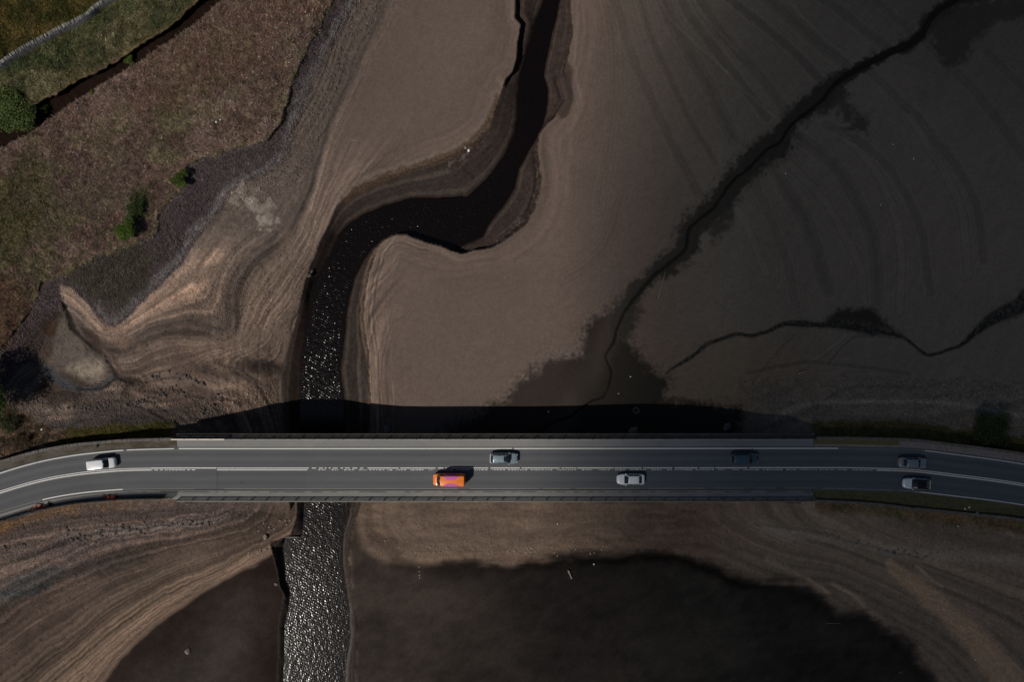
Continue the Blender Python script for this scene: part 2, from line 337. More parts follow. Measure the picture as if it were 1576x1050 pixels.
WLINES = [(0,[(89,437),(114,443),(142,476),(165,503),(190,495),(205,482),(244,443),(275,412),(305,370),(330,341),(362,293),(400,272),(446,238),(468,180),(497,110),(526,55),(560,-10)]),
(1,[(120,480),(142,505),(165,522),(197,512),(240,492),(290,478),(325,468),(340,430),(352,400),(390,368),(425,345),(450,300),(473,230),(496,165),(528,100),(583,-10)]),
(2,[(150,535),(172,548),(200,540),(235,524),(290,516),(345,522),(364,524),(366,490),(371,450),(394,410),(430,380),(456,345),(476,305),(492,250),(513,180),(546,105),(604,-10)]),
(3,[(176,568),(188,577),(212,570),(250,552),(290,545),(325,542),(364,529),(384,500),(408,460),(441,415),(467,375),(482,335),(496,290),(514,235),(540,175),(585,90),(650,-10)]),
(4,[(222,592),(270,580),(300,566),(317,554),(338,545),(366,535),(396,512),(426,465),(454,424),(474,390),(487,350),(503,310),(525,270),(560,210),(620,120)]),
(4.6,[(422,672),(409,628),(384,594),(345,578),(324,566)]),(5.2,[(432,672),(420,628),(398,590),(366,573),(352,563),(372,549),(402,534),(432,490),(458,445),(472,420)]),
(6,[(445,672),(434,625),(416,588),(395,572),(402,560),(426,548),(440,515),(455,478),(468,440)]),(7,[(456,672),(448,620),(446,585),(448,545),(456,500),(468,455)]),
(3.9,[(262,612),(300,603),(340,600),(375,615),(392,645),(400,680)]),(3.2,[(200,640),(260,632),(320,625),(355,640),(370,680)])]
SLINES = [(0,[(0,810),(100,785),(200,776),(270,775),(335,773)]),(1,[(0,850),(70,835),(140,815),(220,811),(290,800),(340,788),(362,772)]),(2,[(0,905),(60,880),(130,845),(180,826),(240,819),(300,811),(350,799),(378,785),(390,772)]),
(3,[(-30,965),(60,908),(110,886),(170,860),(240,841),(310,828),(360,814),(398,795),(412,772)]),(4,[(-30,1020),(80,946),(150,906),(220,873),(290,852),(350,838),(395,824),(426,800),(436,772)]),
(5,[(-10,1075),(100,986),(180,926),(250,889),(320,863),(380,839),(418,822),(441,800),(448,772)]),(6,[(40,1075),(150,980),(230,921),(300,886),(370,853),(408,833),(436,812),(455,795)]),(7,[(88,1075),(175,994),(240,944),(300,911),(350,885),(400,855),(436,826)]),(8,[(135,1075),(190,1010),(255,955),(345,896),(420,852)])]

# ------------------------------------------------------------------ ground colours (base colour only: mud, silt, gravel, turf)
print("colour")
C = np.zeros(U.shape+(3,)); G = np.full(U.shape, 0.25)       # G: coarseness
def mix(mask, col):
    global C
    m = np.clip(mask, 0, 1)[..., None]; C = C*(1-m)+np.asarray(col)*m
def mul(mask, k):
    global C
    m = np.clip(mask, 0, 1)[..., None]; C = C*(1-m+m*np.asarray(k))
def gmix(mask, g):
    global G
    m = np.clip(mask, 0, 1); G = G*(1-m)+g*m
fl = fbm(U, V, 90, 4, 41)
mix(np.ones(U.shape), A(91,78,70.5))
mul(np.clip(fl, 0, 1), (1.06,1.05,1.04)); mul(np.clip(-fl, 0, 1), (.93,.94,.95))
east = sstep(940, 1150, U + 0.25*(525-V)*0.3)
mix(east, S(37.5,35.3,33.8))
mul(east*sstep(480, 560, V)*(1-sstep(1200, 1320, U)), (1.0,.93,.85))
# sweeping current marks on the eastern flats (bands of finer silt)
ARCS = [([(940,-20),(965,60),(990,130),(1040,230),(1075,300)],7,.86),([(980,-20),(1005,60),(1050,160),(1100,250)],5,.84),([(1015,-20),(1040,40),(1085,120),(1130,215)],9,.85),
([(1040,-20),(1075,40),(1130,110),(1180,180)],6,.82),([(1070,-20),(1110,50),(1165,110),(1212,170)],7,.86),([(1100,-20),(1150,20),(1200,60),(1270,130)],6,.78),([(1160,-20),(1210,20),(1270,75),(1310,105)],8,.84),([(1240,-20),(1300,20),(1370,75)],6,.85),([(1330,-20),(1380,30),(1405,55)],5,.88),
([(1010,-20),(1035,30),(1100,90),(1170,160),(1215,195)],3,1.13),([(1060,-20),(1090,30),(1150,90)],3,1.1),([(1195,-20),(1260,50),(1310,95)],3,1.08),
([(1180,240),(1210,290),(1240,340),(1260,400),(1275,450)],9,.84),([(1230,210),(1280,250),(1320,310),(1345,380),(1352,470)],9,.85),([(1215,250),(1260,300),(1300,360),(1325,420),(1330,465)],4,1.1),
([(1270,190),(1340,230),(1390,290),(1420,360),(1432,450)],6,.84),([(1300,210),(1345,260),(1375,320),(1388,400),(1385,480)],4,1.12),([(1340,110),(1400,170),(1460,240),(1500,310),(1515,400)],7,.85),([(1420,60),(1500,140),(1576,240)],7,.87),([(1400,180),(1445,250),(1480,330),(1490,420)],4,1.09),([(1520,80),(1600,160)],6,.9),
([(1150,260),(1180,320),(1210,400),(1225,470)],6,.9),([(1120,300),(1150,350),(1180,420)],5,1.08),([(1275,560),(1310,520),(1335,518)],2.5,.8),([(1235,565),(1280,535),(1300,515)],2.5,1.15),([(1150,575),(1220,560),(1280,560),(1400,575)],4,.85),([(1160,590),(1190,550),(1225,515)],4,.9),
([(905,-20),(915,40),(900,120),(880,200),(872,300)],6,1.06),([(930,-20),(945,80),(940,200),(920,320)],5,.95),([(890,20),(884,90),(892,150)],3,1.1),
([(870,430),(930,380),(960,300)],10,.95)]
for pts, w, k in ARCS:
    d = pdist(smooth_line(pts, 4), 40, 3, 45, 60)
    k = 1+(k-1)*1.35; d2 = np.exp(-(d/w)**2*0.9); mul(d2*0.9, (k, k, k))
    if w > 3.5: C *= (1+.065*np.exp(-(d/20)**2)*np.clip(np.sin(d*.95+w)+.8*fbm(U, V, 30, 2, 61), -1, 1)*(d < 39))[..., None]
    # a finer companion line
    mul(np.exp(-((d-w*1.5)/1.6)**2)*0.5, (2-k*1.02,)*3)
# dragged silt texture following the flow near the top
# north flat (left of river): faint streaks
for k_, s_ in ((7, 71), (17, 72), (40, 73)):
    n = noise1((hs+0.02*fl)*k_, s_); fw = np.clip(1-dC/110, 0, 1)**1.5*(dC > 0)
    mul(fw*np.clip(n, 0, 1)*0.5, (1.22,1.19,1.16)); mul(fw*np.clip(-n, 0, 1)*0.5, (.8,.8,.8))
# distance bands parallel to the channel
for k_, s_, am in ((.12, 74, .5), (.33, 75, .5), (.8, 76, .35)):
    n = noise1((dC+6*fbm(U, V, 80, 3, 77))*k_, s_); fw = np.clip(1-np.abs(dC)/75, 0, 1)*(dC > 0)
    mul(fw*np.clip(n, 0, 1)*am, (1.2,1.18,1.15)); mul(fw*np.clip(-n, 0, 1)*am, (.8,.79,.78))
# west shore: dry silt and gravel with water-level rings
mix(shore*(dM > 0), A(86,75,68)); gmix(shore, .6)
mix(shore*sstep(380, 470, V)*sstep(120, 300, U)*0.8, A(93,78,68))
wcol = sstep(1300, 1150, U)
sW = level_field(WLINES, (-60, 700), (-60, 700))
lowp = sstep(0, 1, V*0+1)
mix(shore*sstep(3.6, 2.6, np.abs(sW-4.2)*1.6)*(U > 330)*.35, A(100,85,74))
mix(shore*(dG > 0)*np.exp(-((sW-.45)/.35)**2)*(V > 380)*.6, A(106,88,76))
mix(shore*(dG > 0)*np.exp(-((sW-1.4)/.5)**2)*(V > 380)*.45, A(76,67,62))
swm = np.clip(shore*(dG > 0)*np.maximum(sstep(1.3, 2.3, sW), sstep(330, 400, V))+np.exp(-(np.maximum(dC, 0)/60)**2)*(U < 640)*(V < 700)*.8, 0, 1)*(dM > 0)*(dC > -3)*(V < 690)
mix(shore*np.exp(-((U-405)/55)**2-((V-480)/75)**2)*.6*(dG > 0), A(99,85,75))
streaks(sW, swm*sstep(640, 560, U), .48, (1.7, 4.3, 8.5, 15), 801)
for pts, w, col, am in [([(254,557),(290,553),(322,551),(345,542),(366,529)],1.6,(116,98,85),.7),([(366,529),(372,505),(384,475),(409,442),(438,406),(452,384)],2.2,(118,101,89),.7),([(366,530),(392,536),(418,552)],1.5,(112,96,84),.5),([(318,555),(326,566),(350,580),(380,592),(402,620),(414,650)],2.0,(110,94,82),.6),([(330,560),(352,566),(378,574),(400,596),(418,640)],2.2,(58,48,43),.6),
    ([(388,566),(405,560),(424,564),(440,574),(454,582)],4.5,(44,35,32),.8),([(360,572),(385,580),(404,600),(420,640)],1.5,(62,52,47),.6),([(378,535),(392,508),(418,474),(446,440),(466,412)],2.5,(70,60,53),.5),([(385,470),(410,442),(436,420)],1.6,(64,55,49),.5),([(392,300),(402,330),(412,345)],1.2,(50,44,40),.6)]:
    d = pdist(smooth_line(pts, 5), 20, 2.5, 16, 242); mix(np.exp(-(d/w)**2)*am, A(*col))
streaks(sW, swm*(sW > 2.4)*sstep(600, 540, U), .30, (20, 29), 811, brk=.6)
gmix(swm*(sW > 1.2), .35)
# gravel band under the moor
gv = (1-sstep(-3, 3, dG))*(dM > 0)
mix(gv*(U < 700)*(V < 700), A(66,57,57)); gmix(gv, 1.0)
ridge = np.exp(-(((dG+9)/6.0)**2))*(dM > 2)*(V < 520)*(U > 150); mix(ridge*.75, A(98,92,90))
mix(np.exp(-((dG-10)/14.0)**2)*(dM > 2)*(V < 400)*.35*(U > 300), A(100,88,78))
n = noise1(dM*.12+fl, 87); mul(gv*np.clip(n, 0, 1)*.6, (1.2,1.2,1.22)); mul(gv*np.clip(-n, 0, 1)*.6, (.8,.8,.8))
# greened gravel below the moor
gg = sdf([(95,425),(150,395),(215,375),(240,400),(225,450),(185,480),(150,465),(120,440)], 60, 10, 25, 90)
mix(sstep(14, -14, gg)*.65, A(52,50,35))
# particular silt patches of the west shore
def blob(cx, cy, rx, ry, ang, col, k=1.0, soft=.6, warp=.5, seed=1, mulm=False):
    c, s = math.cos(math.radians(ang)), math.sin(math.radians(ang))
    x = (U-cx)*c+(V-cy)*s; y = -(U-cx)*s+(V-cy)*c
    d = np.sqrt((x/rx)**2+(y/ry)**2)+warp*fbm(U, V, min(rx, ry)*1.2+4, 4, seed)
    m = sstep(1+soft*.5, 1-soft*.5, d)*k
    (mul if mulm else mix)(m, col)
blob(393,322,30,15,50,A(122,110,101),.9,.6,1.7,101); blob(405,336,16,9,40,A(136,124,114),.8,.6,1.8,1011); blob(385,308,10,6,20,A(132,120,110),.8,.6,1.8,1012)
blob(300,425,38,10,-15,A(112,95,84),.8,.9,.8,102)
blob(345,405,40,10,-30,A(108,92,80),.6,1,.8,103)
blob(180,520,40,12,35,A(112,92,80),.7,.9,.8,104)
blob(380,520,60,14,-10,A(104,88,77),.6,1,.9,105)
blob(430,395,14,60,35,A(102,88,76),.5,1,.9,106)
blob(290,560,60,20,5,A(80,66,60),.7,1,.9,107)
blob(395,565,55,10,8,A(48,40,37),.75,.9,.9,108)
blob(340,575,40,7,12,A(50,43,40),.6,.9,.9,109)
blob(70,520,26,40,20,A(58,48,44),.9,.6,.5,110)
blob(84,508,16,13,60,A(60,43,30),.7,.9,.6,111)
dMo = sdf([(102,480),(92,496),(86,512),(82,533),(90,558),(107,574),(123,585),(141,583),(158,580),(163,556),(151,533),(130,514),(112,491)], 30, 5, 9, 113)
streaks(dMo/10, sstep(3, -1, dMo)*0+1.0*(dMo < 6), .12, (2.5, 6), 114)
mix(sstep(4, -4, dMo)*.9, A(88,79,72)); mix(sstep(4, -5, dMo)*sstep(545, 572, V+10*fbm(U, V, 9, 3, 115)+.25*(U-130))*.9, A(132,119,105)); mix(sstep(2,-4,dMo)*np.clip(fbm(U, V, 7, 3, 116)*2, 0, 1)*.5, A(70,62,57))
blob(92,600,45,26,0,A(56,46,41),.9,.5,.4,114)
blob(152,620,36,16,0,A(74,64,57),.8,.6,.5,115)
gl = pdist(smooth_line([(58,562,4),(75,572,8),(96,588,7),(127,600,5),(157,595,6),(176,580,5)],4), 20, 2, 12, 116); mix(sstep(1.5, .6, gl)*.8, A(66,66,68))
gl = pdist(smooth_line([(118,600,1.2),(157,598,2),(176,585,1.6)],4), 20, 1, 12, 117); mix(sstep(1.5, .6, gl)*.7, A(30,28,27))
gl = pdist(smooth_line([(150,525,2.5),(165,540,3),(178,556,4),(186,575,4),(205,588,3)],4), 20, 2, 12, 118); mix(sstep(1.6, .6, gl)*.7, A(86,72,64))
mix(sstep(1.35, .5, dGu+.25*fbm(U, V, 5, 3, 237))*np.interp(V, [470, 520, 570, 590], [.95, .75, .45, .8]), A(26,22,20))
mix(np.exp(-((dGu-2.2)/.9)**2)*.5*(U > 125), A(58,46,41))
blob(140,520,9,22,-40,A(58,47,42),.8,.7,.5,119)
blob(230,640,130,14,2,A(60,54,50),.75,.8,.7,120)
blob(150,652,120,9,-2,A(58,54,52),.8,.8,.6,121)
blob(300,615,70,16,3,A(72,61,55),.6,.8,.7,122)
# south-west shore
mix(sstep(762, 800, V)*(U < 470)*(dSW > 0), A(78,66,59)); gmix(sstep(762, 790, V)*(U < 470), .75)
sw = sstep(770, 790, V)*(U < 472)*(dSW > -4)*(dC > -8)
sandy = sstep(150, 20, dSW+0*U)  # sandier ground colour, strengthening towards the basin
mix(sw*sandy*.8, A(97,80,69))
sS = level_field(SLINES, (-60, 480), (765, 1110))
mix(sw*sstep(3.6, 1.8, sS)*.75, A(79,68,63))
mix(sw*np.exp(-((sS-6.1)/.9)**2)*.6, A(110,92,78))
blob(40,905,60,16,-25,A(58,60,60),.8,.8,.8,140); blob(130,880,110,10,-12,A(66,58,54),.6,.9,.8,141); blob(20,865,50,12,-20,A(104,90,78),.6,.9,.8,142)
blob(230,812,120,6,-6,A(88,82,78),.6,.9,.6,143); blob(60,795,90,6,-17,A(92,70,50),.6,.9,.6,144); blob(100,845,100,10,-8,A(66,58,56),.6,.9,.8,145)
blob(250,880,110,8,-27,A(92,80,70),.5,.9,.8,146); blob(320,785,90,12,0,A(76,66,62),.6,.9,.8,147)
streaks(sS, sw, .33, (1.3, 3.1, 6.2), 821, brk=.6)
gmix(sw*sstep(2.5, 4.5, sS), .3)
streaks(sS, sw*sstep(2.4, 4.2, sS), .34, (9.5, 14, 21), 831, brk=.6)
streaks(sS, sw*sstep(4.2, 2.6, sS), .25, (9, 14), 841, brk=.9)
# SW basin: wet dark mud
m = sstep(3, -5, dSW); mix(m, A(50,44,41)); gmix(m, .15)
mul(m*sstep(-75, -8, dSW+14*fbm(U, V, 30, 3, 271)), (.66,.58,.54)); bn = 1.5*fbm(U+V, (V-U)*.4+V*.3, 50, 5, 148)+.7*fbm(U, V, 12, 4, 272); mul(m*np.clip(bn, 0, 1), (1.28,1.26,1.24)); mul(m*np.clip(-bn, 0, 1), (.78,.77,.77)); gmix(m, .3)
mix(np.exp(-((dSW+1)/2.2)**2)*.5*(V > 870), A(96,80,68)); mix(np.exp(-((dSW-7)/2.5)**2)*.4*(V > 880), A(45,38,34))
# the channel: layered wet mud
wside = sstep(520, 500, U)*sstep(370, 400, V)*(V < 790); m = sstep(1.5, -1.5, dC)*(1-wside)+wside*sstep(5, -9, dC); mix(m, A(52,45,41)); gmix(m, .2)
tb = t+0.05*fbm(U, V, 18, 3, 150)
for k_, s_, am in ((5, 151, .9), (11, 152, .9), (21, 153, .8)):
    n = noise1(tb*k_, s_); mul(m*inch*np.clip(n, 0, 1)*am, (1.3,1.27,1.24)); mul(m*inch*np.clip(-n, 0, 1)*am, (.74,.74,.75))
crk = inch*np.exp(-((dC+3.5+3.5*fbm(U, V, 9, 3, 251))/.8)**2)*cliff*(U > 600); mix(crk*.9, A(22,18,16)); crk = inch*np.exp(-((dC+7+5*fbm(U, V, 7, 3, 252))/.7)**2)*cliff*(U > 680); mix(crk*.7, A(28,23,20))
gmix((dC < -1)*(dR > 0)*1.0, .55); streaks(t+.03*fbm(U, V, 25, 3, 260), inch*1.0, .2, (9, 17, 27), 871, brk=.6)
# brown crumbly rim on the inner north bank
rim = pdist(smooth_line([(766,150),(753,185),(735,210),(722,222),(690,238),(644,255),(600,268),(560,285),(530,305)],4), 30, 4, 14, 154)
mix(np.exp(-((rim-1)/6.5)**2)*.75, A(70,55,43)); gmix(np.exp(-(rim/7)**2), .9)
mix(np.exp(-((rim-9)/3.0)**2)*.5*(dC > 0), A(108,97,86))
# slumped brown strip beside the cut bank
slump = inch & (U > 690) & (V < 400); sm = slump*sstep(.15, .35, t)
mix(sm*.6, A(54,44,41)); mix(sm*sstep(.55,.85,t)*np.clip(fbm(U, V, 3.2, 3, 155)*2.2+fbm(U, V, 14, 3, 156)*1.5-.1, 0, 1)*.8*(V > 215), A(92,80,72)); mix(sm*np.clip(fbm(U, V, 5, 4, 157)*2, 0, 1)*.5, A(38,30,27))
blob(868,140,14,44,5,A(58,48,43),.85,.3,.4,156)
# dark water's-edge mud on the west side and pale ridge on the east side
wb = pdist(smooth_line([(506,368),(486,415),(476,460),(465,520),(458,570),(455,610),(456,660)],4), 40, 2, 14, 157); mix(np.exp(-(wb/11)**2)*.85, A(32,25,22))
er = pdist(smooth_line([(590,366),(570,400),(560,440),(556,480),(560,520),(568,560),(569,612),(572,660),(566,760),(556,790)],4), 30, 2, 14, 158)
mix(np.exp(-((er)/2.2)**2)*.6, A(110,90,76)); mix(np.exp(-((er-7)/3.5)**2)*.55*(dC > 0), A(112,97,84))
mix(np.exp(-((dR-2)/1.5)**2)*.45*(V > 790)*(U > 500), A(84,74,70))
mix(np.exp(-((dR-2)/2.5)**2)*.6*(V > 930)*(U > 500), A(88,86,82))
mix(sstep(4, 1, dR)*.6*(V < 780), A(38,26,22))
streaks(dC/10, (dC > -2)*sstep(62, 8, dC)*(V > 372)*(V < 690)*(U > 520)*(U < 660), .36, (.6, 1.5, 3.2, 5.5), 851, brk=.5)
streaks(dR/10, (dC < 0)*(V > 372)*(U > 515)*(dR > 1)*1.0, .22, (1.5, 3.5), 861, brk=.4)
# south flats east of the river
m = sstep(764, 774, V)*(U > 530)*(dC > 0); mix(m, A(90,76,66)); gmix(m, .42)
mul(m*np.clip(fbm(U*.22, V*1.2, 9, 4, 240)*1.6, 0, 1), (1.22,1.2,1.17)); mul(m*np.clip(-fbm(U*.22, V*1.2, 9, 4, 240)*1.6, 0, 1), (.78,.78,.79))
mul(m*(1-sstep(700, 1000, U)*0)*np.clip(fbm(U*.1, V*1.5, 24, 3, 241)*1.6, -1, 1)*.5, (1.2,1.2,1.2))
ee = sstep(1040, 1200, U); mix(m*ee, S(41,37,34)); gmix(m*ee, .4)
mul(m*sstep(40, 0, dSB)*(1-ee), (1.12,1.1,1.08))
for k_, s_, am in ((1.5, 161, .5), (4, 162, .55), (9, 163, .55), (20, 164, .4)):
    n = noise1((hs+0.06*fbm(U, V, 60, 3, 165))*k_, s_); mm = m*(.45+.75*ee)
    mul(mm*np.clip(n, 0, 1)*am, (1.3,1.25,1.22)); mul(mm*np.clip(-n, 0, 1)*am, (.74,.75,.76))
blob(600,845,40,12,40,A(64,54,47),.7,.9,.8,166); blob(566,800,8,40,-8,A(70,60,52),.5,.9,.6,167)
SEB = smooth_line([(1368,866,7),(1395,893,12),(1430,918,15),(1470,955,17),(1510,995,20),(1550,1050,28),(1640,1160,50)], 4)
sb = pdist(SEB, 30, 4, 30, 168); mix(sstep(1.5, .5, sb)*.8, S(60,50,43))
for pts, w, col in [([(1300,910),(1350,950),(1390,1000),(1460,1060)],4,(58,52,48)),([(1280,900),(1320,925),(1345,955),(1355,968)],3,(64,56,50)),([(1350,930),(1400,985),(1440,1050)],5,(31,28,26)),([(1390,930),(1450,990),(1500,1060)],8,(37,34,32)),([(1180,862),(1240,890),(1275,920)],4,(60,52,45)),([(1245,890),(1275,915)],2,(72,62,56)),([(1410,872),(1450,905)],2,(70,62,56)),([(1180,815),(1300,832),(1400,852),(1576,862)],9,(52,49,47)),([(1176,808),(1250,818),(1340,842),(1420,862)],2.2,(20,19,19)),([(1420,868),(1480,890),(1540,915),(1600,940)],1.5,(18,18,18))]:
    d = pdist(smooth_line(pts, 4), 40, 3, 25, 169); mix(np.exp(-(d/w)**2)*(.45 if w < 7 else .7), S(*col))
# SE dark basin
mul(sstep(34, -6, dSB+10*fbm(U*.25, V*1.3, 14, 4, 250))*(V > 790)*sstep(620, 820, U)*.5, (.62,.6,.58))
fe = 8+6*sstep(700, 900, U); m = sstep(fe, -fe, dSB+4*fbm(U, V, 12, 3, 170)+11*fbm(U*.25, V*1.4, 12, 4, 232)*sstep(640, 760, U)); mix(m, A(48,42,38)); gmix(m, .12)
mix(m*sstep(600, 900, U+60*fbm(U, V, 90, 3, 233)), A(29,26,25)); mix(m*sstep(900, 1100, U), S(13,12.5,12.5))
mix(np.exp(-((dSB+6+5*fbm(U, V, 20, 3, 234))/7)**2)*sstep(760, 880, U)*sstep(1250, 1100, U)*.7, A(14,12,12))
mul(m*np.exp(-((dSB+9)/9)**2)*(U > 600), (.72,.7,.68))
bn = 1.6*fbm(U*.5, V*1.3, 60, 5, 171)+.8*fbm(U*.9+V*.5, V, 14, 4, 270); mul(m*np.clip(bn, 0, 1), (1.34,1.3,1.27)); mul(m*np.clip(-bn, 0, 1), (.70,.69,.70)); gmix(m, .3)
wet = m*1.0
# east shore north of the road
m = sstep(575, 605, V+6*fbm(U, V, 50, 3, 172))*sstep(1130, 1180, U-0.4*(V-600))*(V < 720); mix(m*.7, S(37,35,34)); gmix(m, .6)
for k_, s_, am in ((4, 173, .5), (9, 174, .5)):
    n = noise1(hs*k_, s_); mul(m*np.clip(n, 0, 1)*am, (1.25,)*3); mul(m*np.clip(-n, 0, 1)*am, (.75,)*3)
ea = pdist(smooth_line([(1195,645),(1215,632),(1250,622),(1330,618),(1450,620),(1576,640)],4), 30, 2, 20, 175); mix(np.exp(-(ea/3.5)**2)*.5, S(54,53,53))
# central wet mud
m = sstep(12, -10, dCW+11*fbm(U, V, 4, 3, 176)+9*fbm(U, V, 16, 3, 236))*sstep(760, 735, V); cw = sstep(880, 950, U+0.5*(V-560))
mix(m*(1-cw), A(49,42,38)); mix(m*cw, S(12,11,10.5)); gmix(m, .15)
mix(m*sstep(655, 600, V)*sstep(930, 900, U)*sstep(860, 900, U)*.5, A(40,37,34)); wet = np.maximum(wet, m)
sp = sstep(26, 4, dCW)*(dCW > -2)*(U < 960)*(V < 690)*np.clip(fbm(U, V, 5, 3, 177)*2, 0, 1); mix(sp*.5, A(104,94,86))
sp = sstep(30, -4, dCW)*(dCW > -8)*(U < 1000)*(V < 690)*np.clip(fbm(U, V, 4, 3, 178)*2.4-.2, 0, 1); mix(sp*.7, A(50,44,40))
crn = sstep(1330, 1560, U+.9*(150-V)+60*fbm(U, V, 60, 3, 273))*(V < 260); mul(crn*sstep(260, 60, V)*.7, (.72,.72,.74))
fn = fbm(U*.9+V*.45, V*.25, 9, 4, 274)*east; mul(np.clip(fn, 0, 1)*.5, (1.16,)*3); mul(np.clip(-fn, 0, 1)*.5, (.86,)*3)
# eastern stream stains
st = sstep(1.25, .75, dEw+.35*fbm(U, V, 5, 3, 179)); mix(st, S(11,10.5,10)); mix(sstep(1.7, .9, dEw+.6*fbm(U, V, 8, 3, 235))*.45, S(20,19,18))
ra = fbm(U, V, 3.5, 3, 180)
mix(sstep(2.1, .9, dEw)*np.clip(ra*3, 0, 1)*.8, S(17,16,16))
ep = sdf(EPATCH, 40, 4, 14, 181); mix(sstep(7, -6, ep+5*ra), S(14,13.5,13.5))
for pl in ([(1287,130),(1300,128),(1308,160),(1322,182),(1300,190),(1288,168),(1262,175),(1255,160)],[(1425,35),(1440,15),(1500,0),(1600,-10),(1600,30),(1540,30),(1500,60),(1490,85),(1460,105),(1440,80)],[(1318,180),(1335,178),(1332,205),(1305,200)],[(1115,315),(1138,305),(1120,350),(1100,372),(1090,350)]):
    d = sdf(pl, 40, 7, 12, 182); mix(sstep(8, -8, d+11*fbm(U, V, 6, 4, 183))*.8, S(17,16.5,16.5))
s2 = sstep(1.2, .7, dE2); mix(s2*sstep(1000, 1040, U), S(11,11,11)); mix(sstep(2.2, 1, dE2)*np.clip(ra*2+.3, 0, 1)*.6, S(26,26,26))
s3 = sstep(1.3, .7, dE); mix(s3*sstep(620, 560, V), S(8,8,8)); mix(s3*sstep(560, 620, V), A(30,26,24))
wet = np.maximum(wet, np.maximum(st, s2))
# moor turf
mo = sstep(2, -3, dM); f1 = fbm(U, V, 70, 4, 190); f2 = fbm(U, V, 24, 4, 191); f3 = fbm(U*.7+V*.4, V, 6, 3, 192)
mix(mo, A(92,75,65)); gmix(mo, 1.0)
dgb = pdist([(60,330),(150,260),(230,190),(300,140),(400,60)], 120, 10, 40, 230)
grn = sstep(-.12, .30, f1*.8+.8*f2+.5*f3+.30*sstep(420, 0, U)*sstep(100, 500, V)+.42*np.exp(-(dgb/42)**2)-.40*sstep(250, 380, U)-.16)
mix(mo*grn*.72, A(66,62,42))
f4 = fbm(U*.8+V*.5, V*.8-U*.3, 3.2, 2, 253); mix(mo*sstep(.0, .5, f2+.7*f3+.4*f4)*.5, A(104,92,72)); mix(mo*sstep(.1, .55, -f2+.6*f3-.4*f4)*.5, A(60,46,38)); mix(mo*sstep(.25, .6, fbm(U, V, 38, 4, 254)+.4*f3)*.5, A(106,88,80))
blob(330,80,150,50,-30,A(86,66,55),.55,.9,.7,193)
blob(130,290,80,32,-15,A(80,66,58),.5,.9,.7,194)
blob(30,330,40,90,10,A(58,58,30),.5,.9,.7,195); blob(215,310,18,34,25,A(40,48,22),.8,.7,.6,196); blob(10,480,30,50,10,A(70,46,32),.5,.9,.7,197)
# beyond the ditch: grass and rushes
bd = sdf([(330,-20),(305,0),(266,38),(218,66),(190,86),(162,104),(122,122),(84,145),(40,165),(0,195),(-300,330),(-20000,1500),(-20000,-20000),(1200,-20000)], 60, 3, 12, 198)
m = sstep(2, -2, bd); mix(m, A(66,62,42)); mix(m*sstep(0, .4, f2+.4*f3), A(90,82,60)); mix(m*sstep(.05, .45, -f2+.4*f3)*.8, A(50,54,34))
fw = sdf([(-300,280),(0,104),(50,78),(100,52),(150,22),(185,0),(500,-200),(1000,-20000),(-20000,-20000),(-20000,4000)], 60)
m2 = sstep(2, -2, fw); mix(m2, A(62,54,28)); mix(m2*sstep(0, .4, f2+.4*f3)*.8, A(80,66,36)); mix(m2*sstep(.05, .45, -f2+.4*f3)*.8, A(44,44,20))
gr = pdist([(0,112),(60,84),(110,60),(160,28),(200,5)], 30, 3, 14, 199); mix(np.exp(-((gr-6)/8)**2)*m*(1-m2)*.6, A(48,56,30))
mix(np.exp(-((bd)/4.0)**2)*.6*m, A(104,84,60))
m = sstep(0, -3, dD); mix(m, A(29,20,16)); gmix(m, .1); wet = np.maximum(wet, m*.6)
mix(np.exp(-((dM-1)/4)**2)*np.clip(fbm(U, V, 5, 3, 200)*2+.6, 0, 1)*.7, A(98,90,62))
# grass on the road embankments
gN = (RSD < -wN)*sstep(wN+31, wN+23, ar+5*fbm(U, V, 12, 3, 201))*np.maximum(sstep(285, 255, U), sstep(1240, 1262, U)*sstep(0, 1, 1))
mix(gN*(U < 700), A(54,52,24)); mix(gN*(U < 700)*np.clip(fbm(U, V, 8, 3, 202)*2, 0, 1)*.6, A(84,66,40)); mix(gN*(U > 700), S(24,23,13)); gmix(gN, 1)
gm = (RSD > wS)*sstep(wS+26, wS+12, ar+6*fbm(U, V, 14, 3, 203))
mix(gm*(U < 300)*np.clip(.6+fbm(U, V, 16, 3, 204)-.004*U, 0, .8), A(98,74,50)); mix(gm*(U > 1255)*.75, S(34,28,20)); mix(gm*(U > 1255)*np.clip(fbm(U, V, 12, 3, 205)*2, 0, 1)*.8, S(24,26,14)); gmix(gm*((U > 1255)|(U < 300)), 1)
vg = onroad*1.0
mix(vg, A(78,72,66)); mix(vg*(U < 300)*(RSD < 0)*sstep(120, 250, U), A(62,56,42)); mix(vg*(U > 1000)*(RSD > 0), S(27,26,19)); mix(vg*(U > 1000)*(RSD < 0), S(43,42,43)); mix(vg*(U > 1255)*(U < 1382)*(RSD < 0), S(33,31,22)); gmix(vg, .8)
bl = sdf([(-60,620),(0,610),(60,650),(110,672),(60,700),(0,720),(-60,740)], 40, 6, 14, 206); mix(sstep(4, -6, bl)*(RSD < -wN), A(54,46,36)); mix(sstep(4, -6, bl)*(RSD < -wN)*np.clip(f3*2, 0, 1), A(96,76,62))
# speckle
n1 = fbm(U, V, 3.6, 2, 210); n2 = fbm(U, V, 8, 3, 211)
C *= (1+G*(.34*n1+.24*n2))[..., None]
C *= (1+0.035*fbm(U, V, 2.2, 1, 212))[..., None]
C = np.clip(C, 0.003, 0.9)

